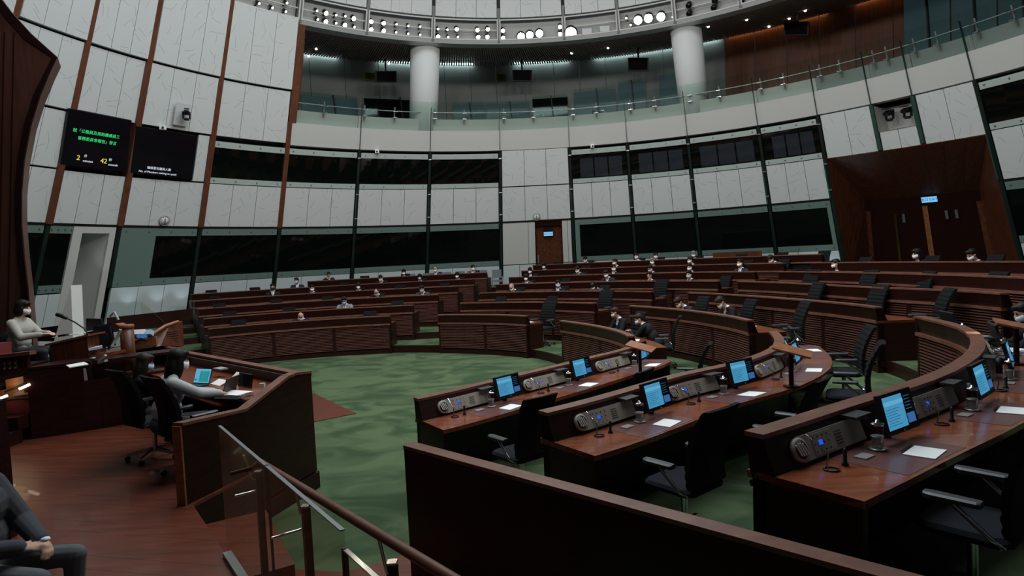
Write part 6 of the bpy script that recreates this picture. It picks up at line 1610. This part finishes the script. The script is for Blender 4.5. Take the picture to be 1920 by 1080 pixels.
chair(rp(0, th_-1.5, 1.35, ztier(0)), inward(th_)-0.45, 'black office chair under the leaning man at the right block front desk', 'occupied chairs')

# ---- woman reading at the presiding desk
pose = {'lean': 0.10, 'head': 0.12, 'yaw': -0.0, 'hand+1': (0.12, 0.40, 0.79), 'hand-1': (-0.06, 0.42, 0.79), 'curl': 0.35, 'bulk': 1.28}
vmP = person_meshes('person_presiding', pose, ZONES, True, 0.012, shirt=False)
bx = atY(42, 700, 9.85); wfl = 1.12
hc = vmP[1]
ang = 0.08
target = atY(43, 577, 9.85)
rotm = Matrix.Rotation(ang-PI/2, 3, 'Z'); pz = target - rotm @ hc
place_person(pz, ang, '', 'woman in a cream jacket with dark bob and white mask reading at the presiding desk', 'jacket_cream', hair='bob', hairm='hair_brown', skin='skin_pale', legs='suit_grey', vm=vmP)
chp = empty('presiding_chair', pz, 'black chair back behind the woman in the cream jacket', 'chair')
MB().lathe([(0.05, -0.02), (0.2, 0.0), (0.21, 0.06), (0.15, 0.1)], atY(14, 645, 9.95), 16, (1, 0, 0.1)).build('backrest', 'black_fabric', chp)
MB().bar(atY(14, 645, 9.95), pz+Vector((-0.1, 0.05, 0.42)), 0.06, 0.06).build('back_bar', 'black', chp)
MB().box(pz+Vector((0.05, 0, 0.40)), (0.46, 0.46, 0.08)).build('seat', 'black_fabric', chp)
MB().lathe([(0.25, 0), (0.25, 0.03), (0.03, 0.06), (0.03, 0.36)], pz, 12).build('pedestal', 'black', chp)

# ---- the two clerks
pose = {'lean': 0.14, 'head': 0.2, 'yaw': -0.2, 'bust': True, 'seat': 0.40, 'hand+1': (0.12, 0.46, 0.76), 'hand-1': (-0.12, 0.44, 0.76)}
vmC = person_meshes('person_clerk_a', pose, ZONES, True, 0.012, shirt=False)
def head_at(u, v, y, ang, vm, s):
    rotm = Matrix.Rotation(ang-PI/2, 3, 'Z'); p = atY(u, v, y)-rotm @ vm[1]*s; p.z = ZP; return p
p = head_at(272, 684, 7.95, look, vmC, 0.97)
place_person(p, look, '', 'clerk in black with long dark hair and pale blue mask behind the counter', 'suit_black', hair='long', hairm='hair_brown', mask='mask_blue', skin='skin_pale', vm=vmC, s=0.97)
pose = {'lean': 0.20, 'head': 0.12, 'yaw': 0.05, 'seat': 0.38, 'hand+1': (0.14, 0.52, 0.72), 'hand-1': (-0.02, 0.50, 0.72), 'elb+1': (0.9, -0.1, -0.5), 'curl': 0.45, 'bulk': 1.25}
vmD = person_meshes('person_clerk_b', pose, ZONES, True, 0.011, shirt=False)
p = head_at(335, 686, 7.3, look-0.12, vmD, 1.08)
place_person(p, look-0.12, '', 'clerk in a light grey top typing at the counter, seen from behind', 'blouse_grey', hair='long', hairm='hair_black', mask='mask_white', skin='skin_pale', legs='suit_grey', vm=vmD, s=1.08)

# ---- seated man cut by the lower left corner, hands in his lap
pose = {'lean': -0.05, 'head': 0.1, 'hand+1': (0.085, 0.30, 0.685), 'hand-1': (-0.045, 0.34, 0.675), 'palm+1': (-0.35, 0.0, -0.9), 'palm-1': (0.35, 0.0, -0.9), 'elb+1': (0.8, -0.5, -0.5), 'elb-1': (-0.8, -0.5, -0.5),
        'knee+1': (0.17, 0.47, 0.53), 'knee-1': (-0.14, 0.47, 0.53), 'curl': 0.5, 'bulk': 1.3}
vmM = person_meshes('person_lap', pose, ZONES, False, 0.0065, smooth=3)
MA = 0.02
kn = at(158, 1024, ZP+0.58); rotm = Matrix.Rotation(MA-PI/2, 3, 'Z'); pm_ = kn - rotm @ Vector((-0.14, 0.53, 0.58)); pm_.z = ZP
place_person(pm_, MA, '', 'seated man in a charcoal suit with hands in his lap at the lower left corner', 'suit_grey', hair='short', legs='trouser_grey', vm=vmM)
tis = pm_ + rotm @ Vector((0.02, 0.42, 0.70))
tag(MB().lathe([(0.008, -0.012), (0.026, -0.004), (0.022, 0.010), (0.006, 0.016)], tis, 10).build('tissue', 'paper'), 'crumpled white tissue in the hands of the man at the lower left corner', 'tissue')
st = empty('plain_stool', pm_, 'dark padded seat under the man at the lower left corner', 'seat')
MB().box(pm_+Vector((0, 0, 0.42)), (0.46, 0.46, 0.07)).build('seat', 'black_fabric', st)
for x in (-.18, .18):
    for y in (-.18, .18): MB().bar(pm_+Vector((x, y, 0)), pm_+Vector((x, y, 0.39)), 0.04, 0.04).build('leg', 'mahogany', st)

# ---- man writing at the right edge
pose = {'lean': 0.22, 'head': 0.35, 'yaw': 0.25, 'hand+1': (0.16, 0.48, 0.80), 'hand-1': (-0.08, 0.50, 0.80)}
vmR = person_meshes('person_right', pose, ZONES, False, 0.012)
th_ = -26.0
pR = rp(2, th_, 1.16, ztier(2)); hh = at(1918, 585, ztier(2)+vmR[1].z)
rotm = Matrix.Rotation(inward(th_)-PI/2, 3, 'Z'); pR = hh - rotm @ vmR[1]
place_person(pR, inward(th_), '', 'man in a dark suit with white mask writing at the right edge', 'suit_black', skin='skin', vm=vmR)
chair(pR+Vector((0.08, -0.05, 0)), inward(th_), 'black office chair under the man writing at the right edge', 'occupied chairs')
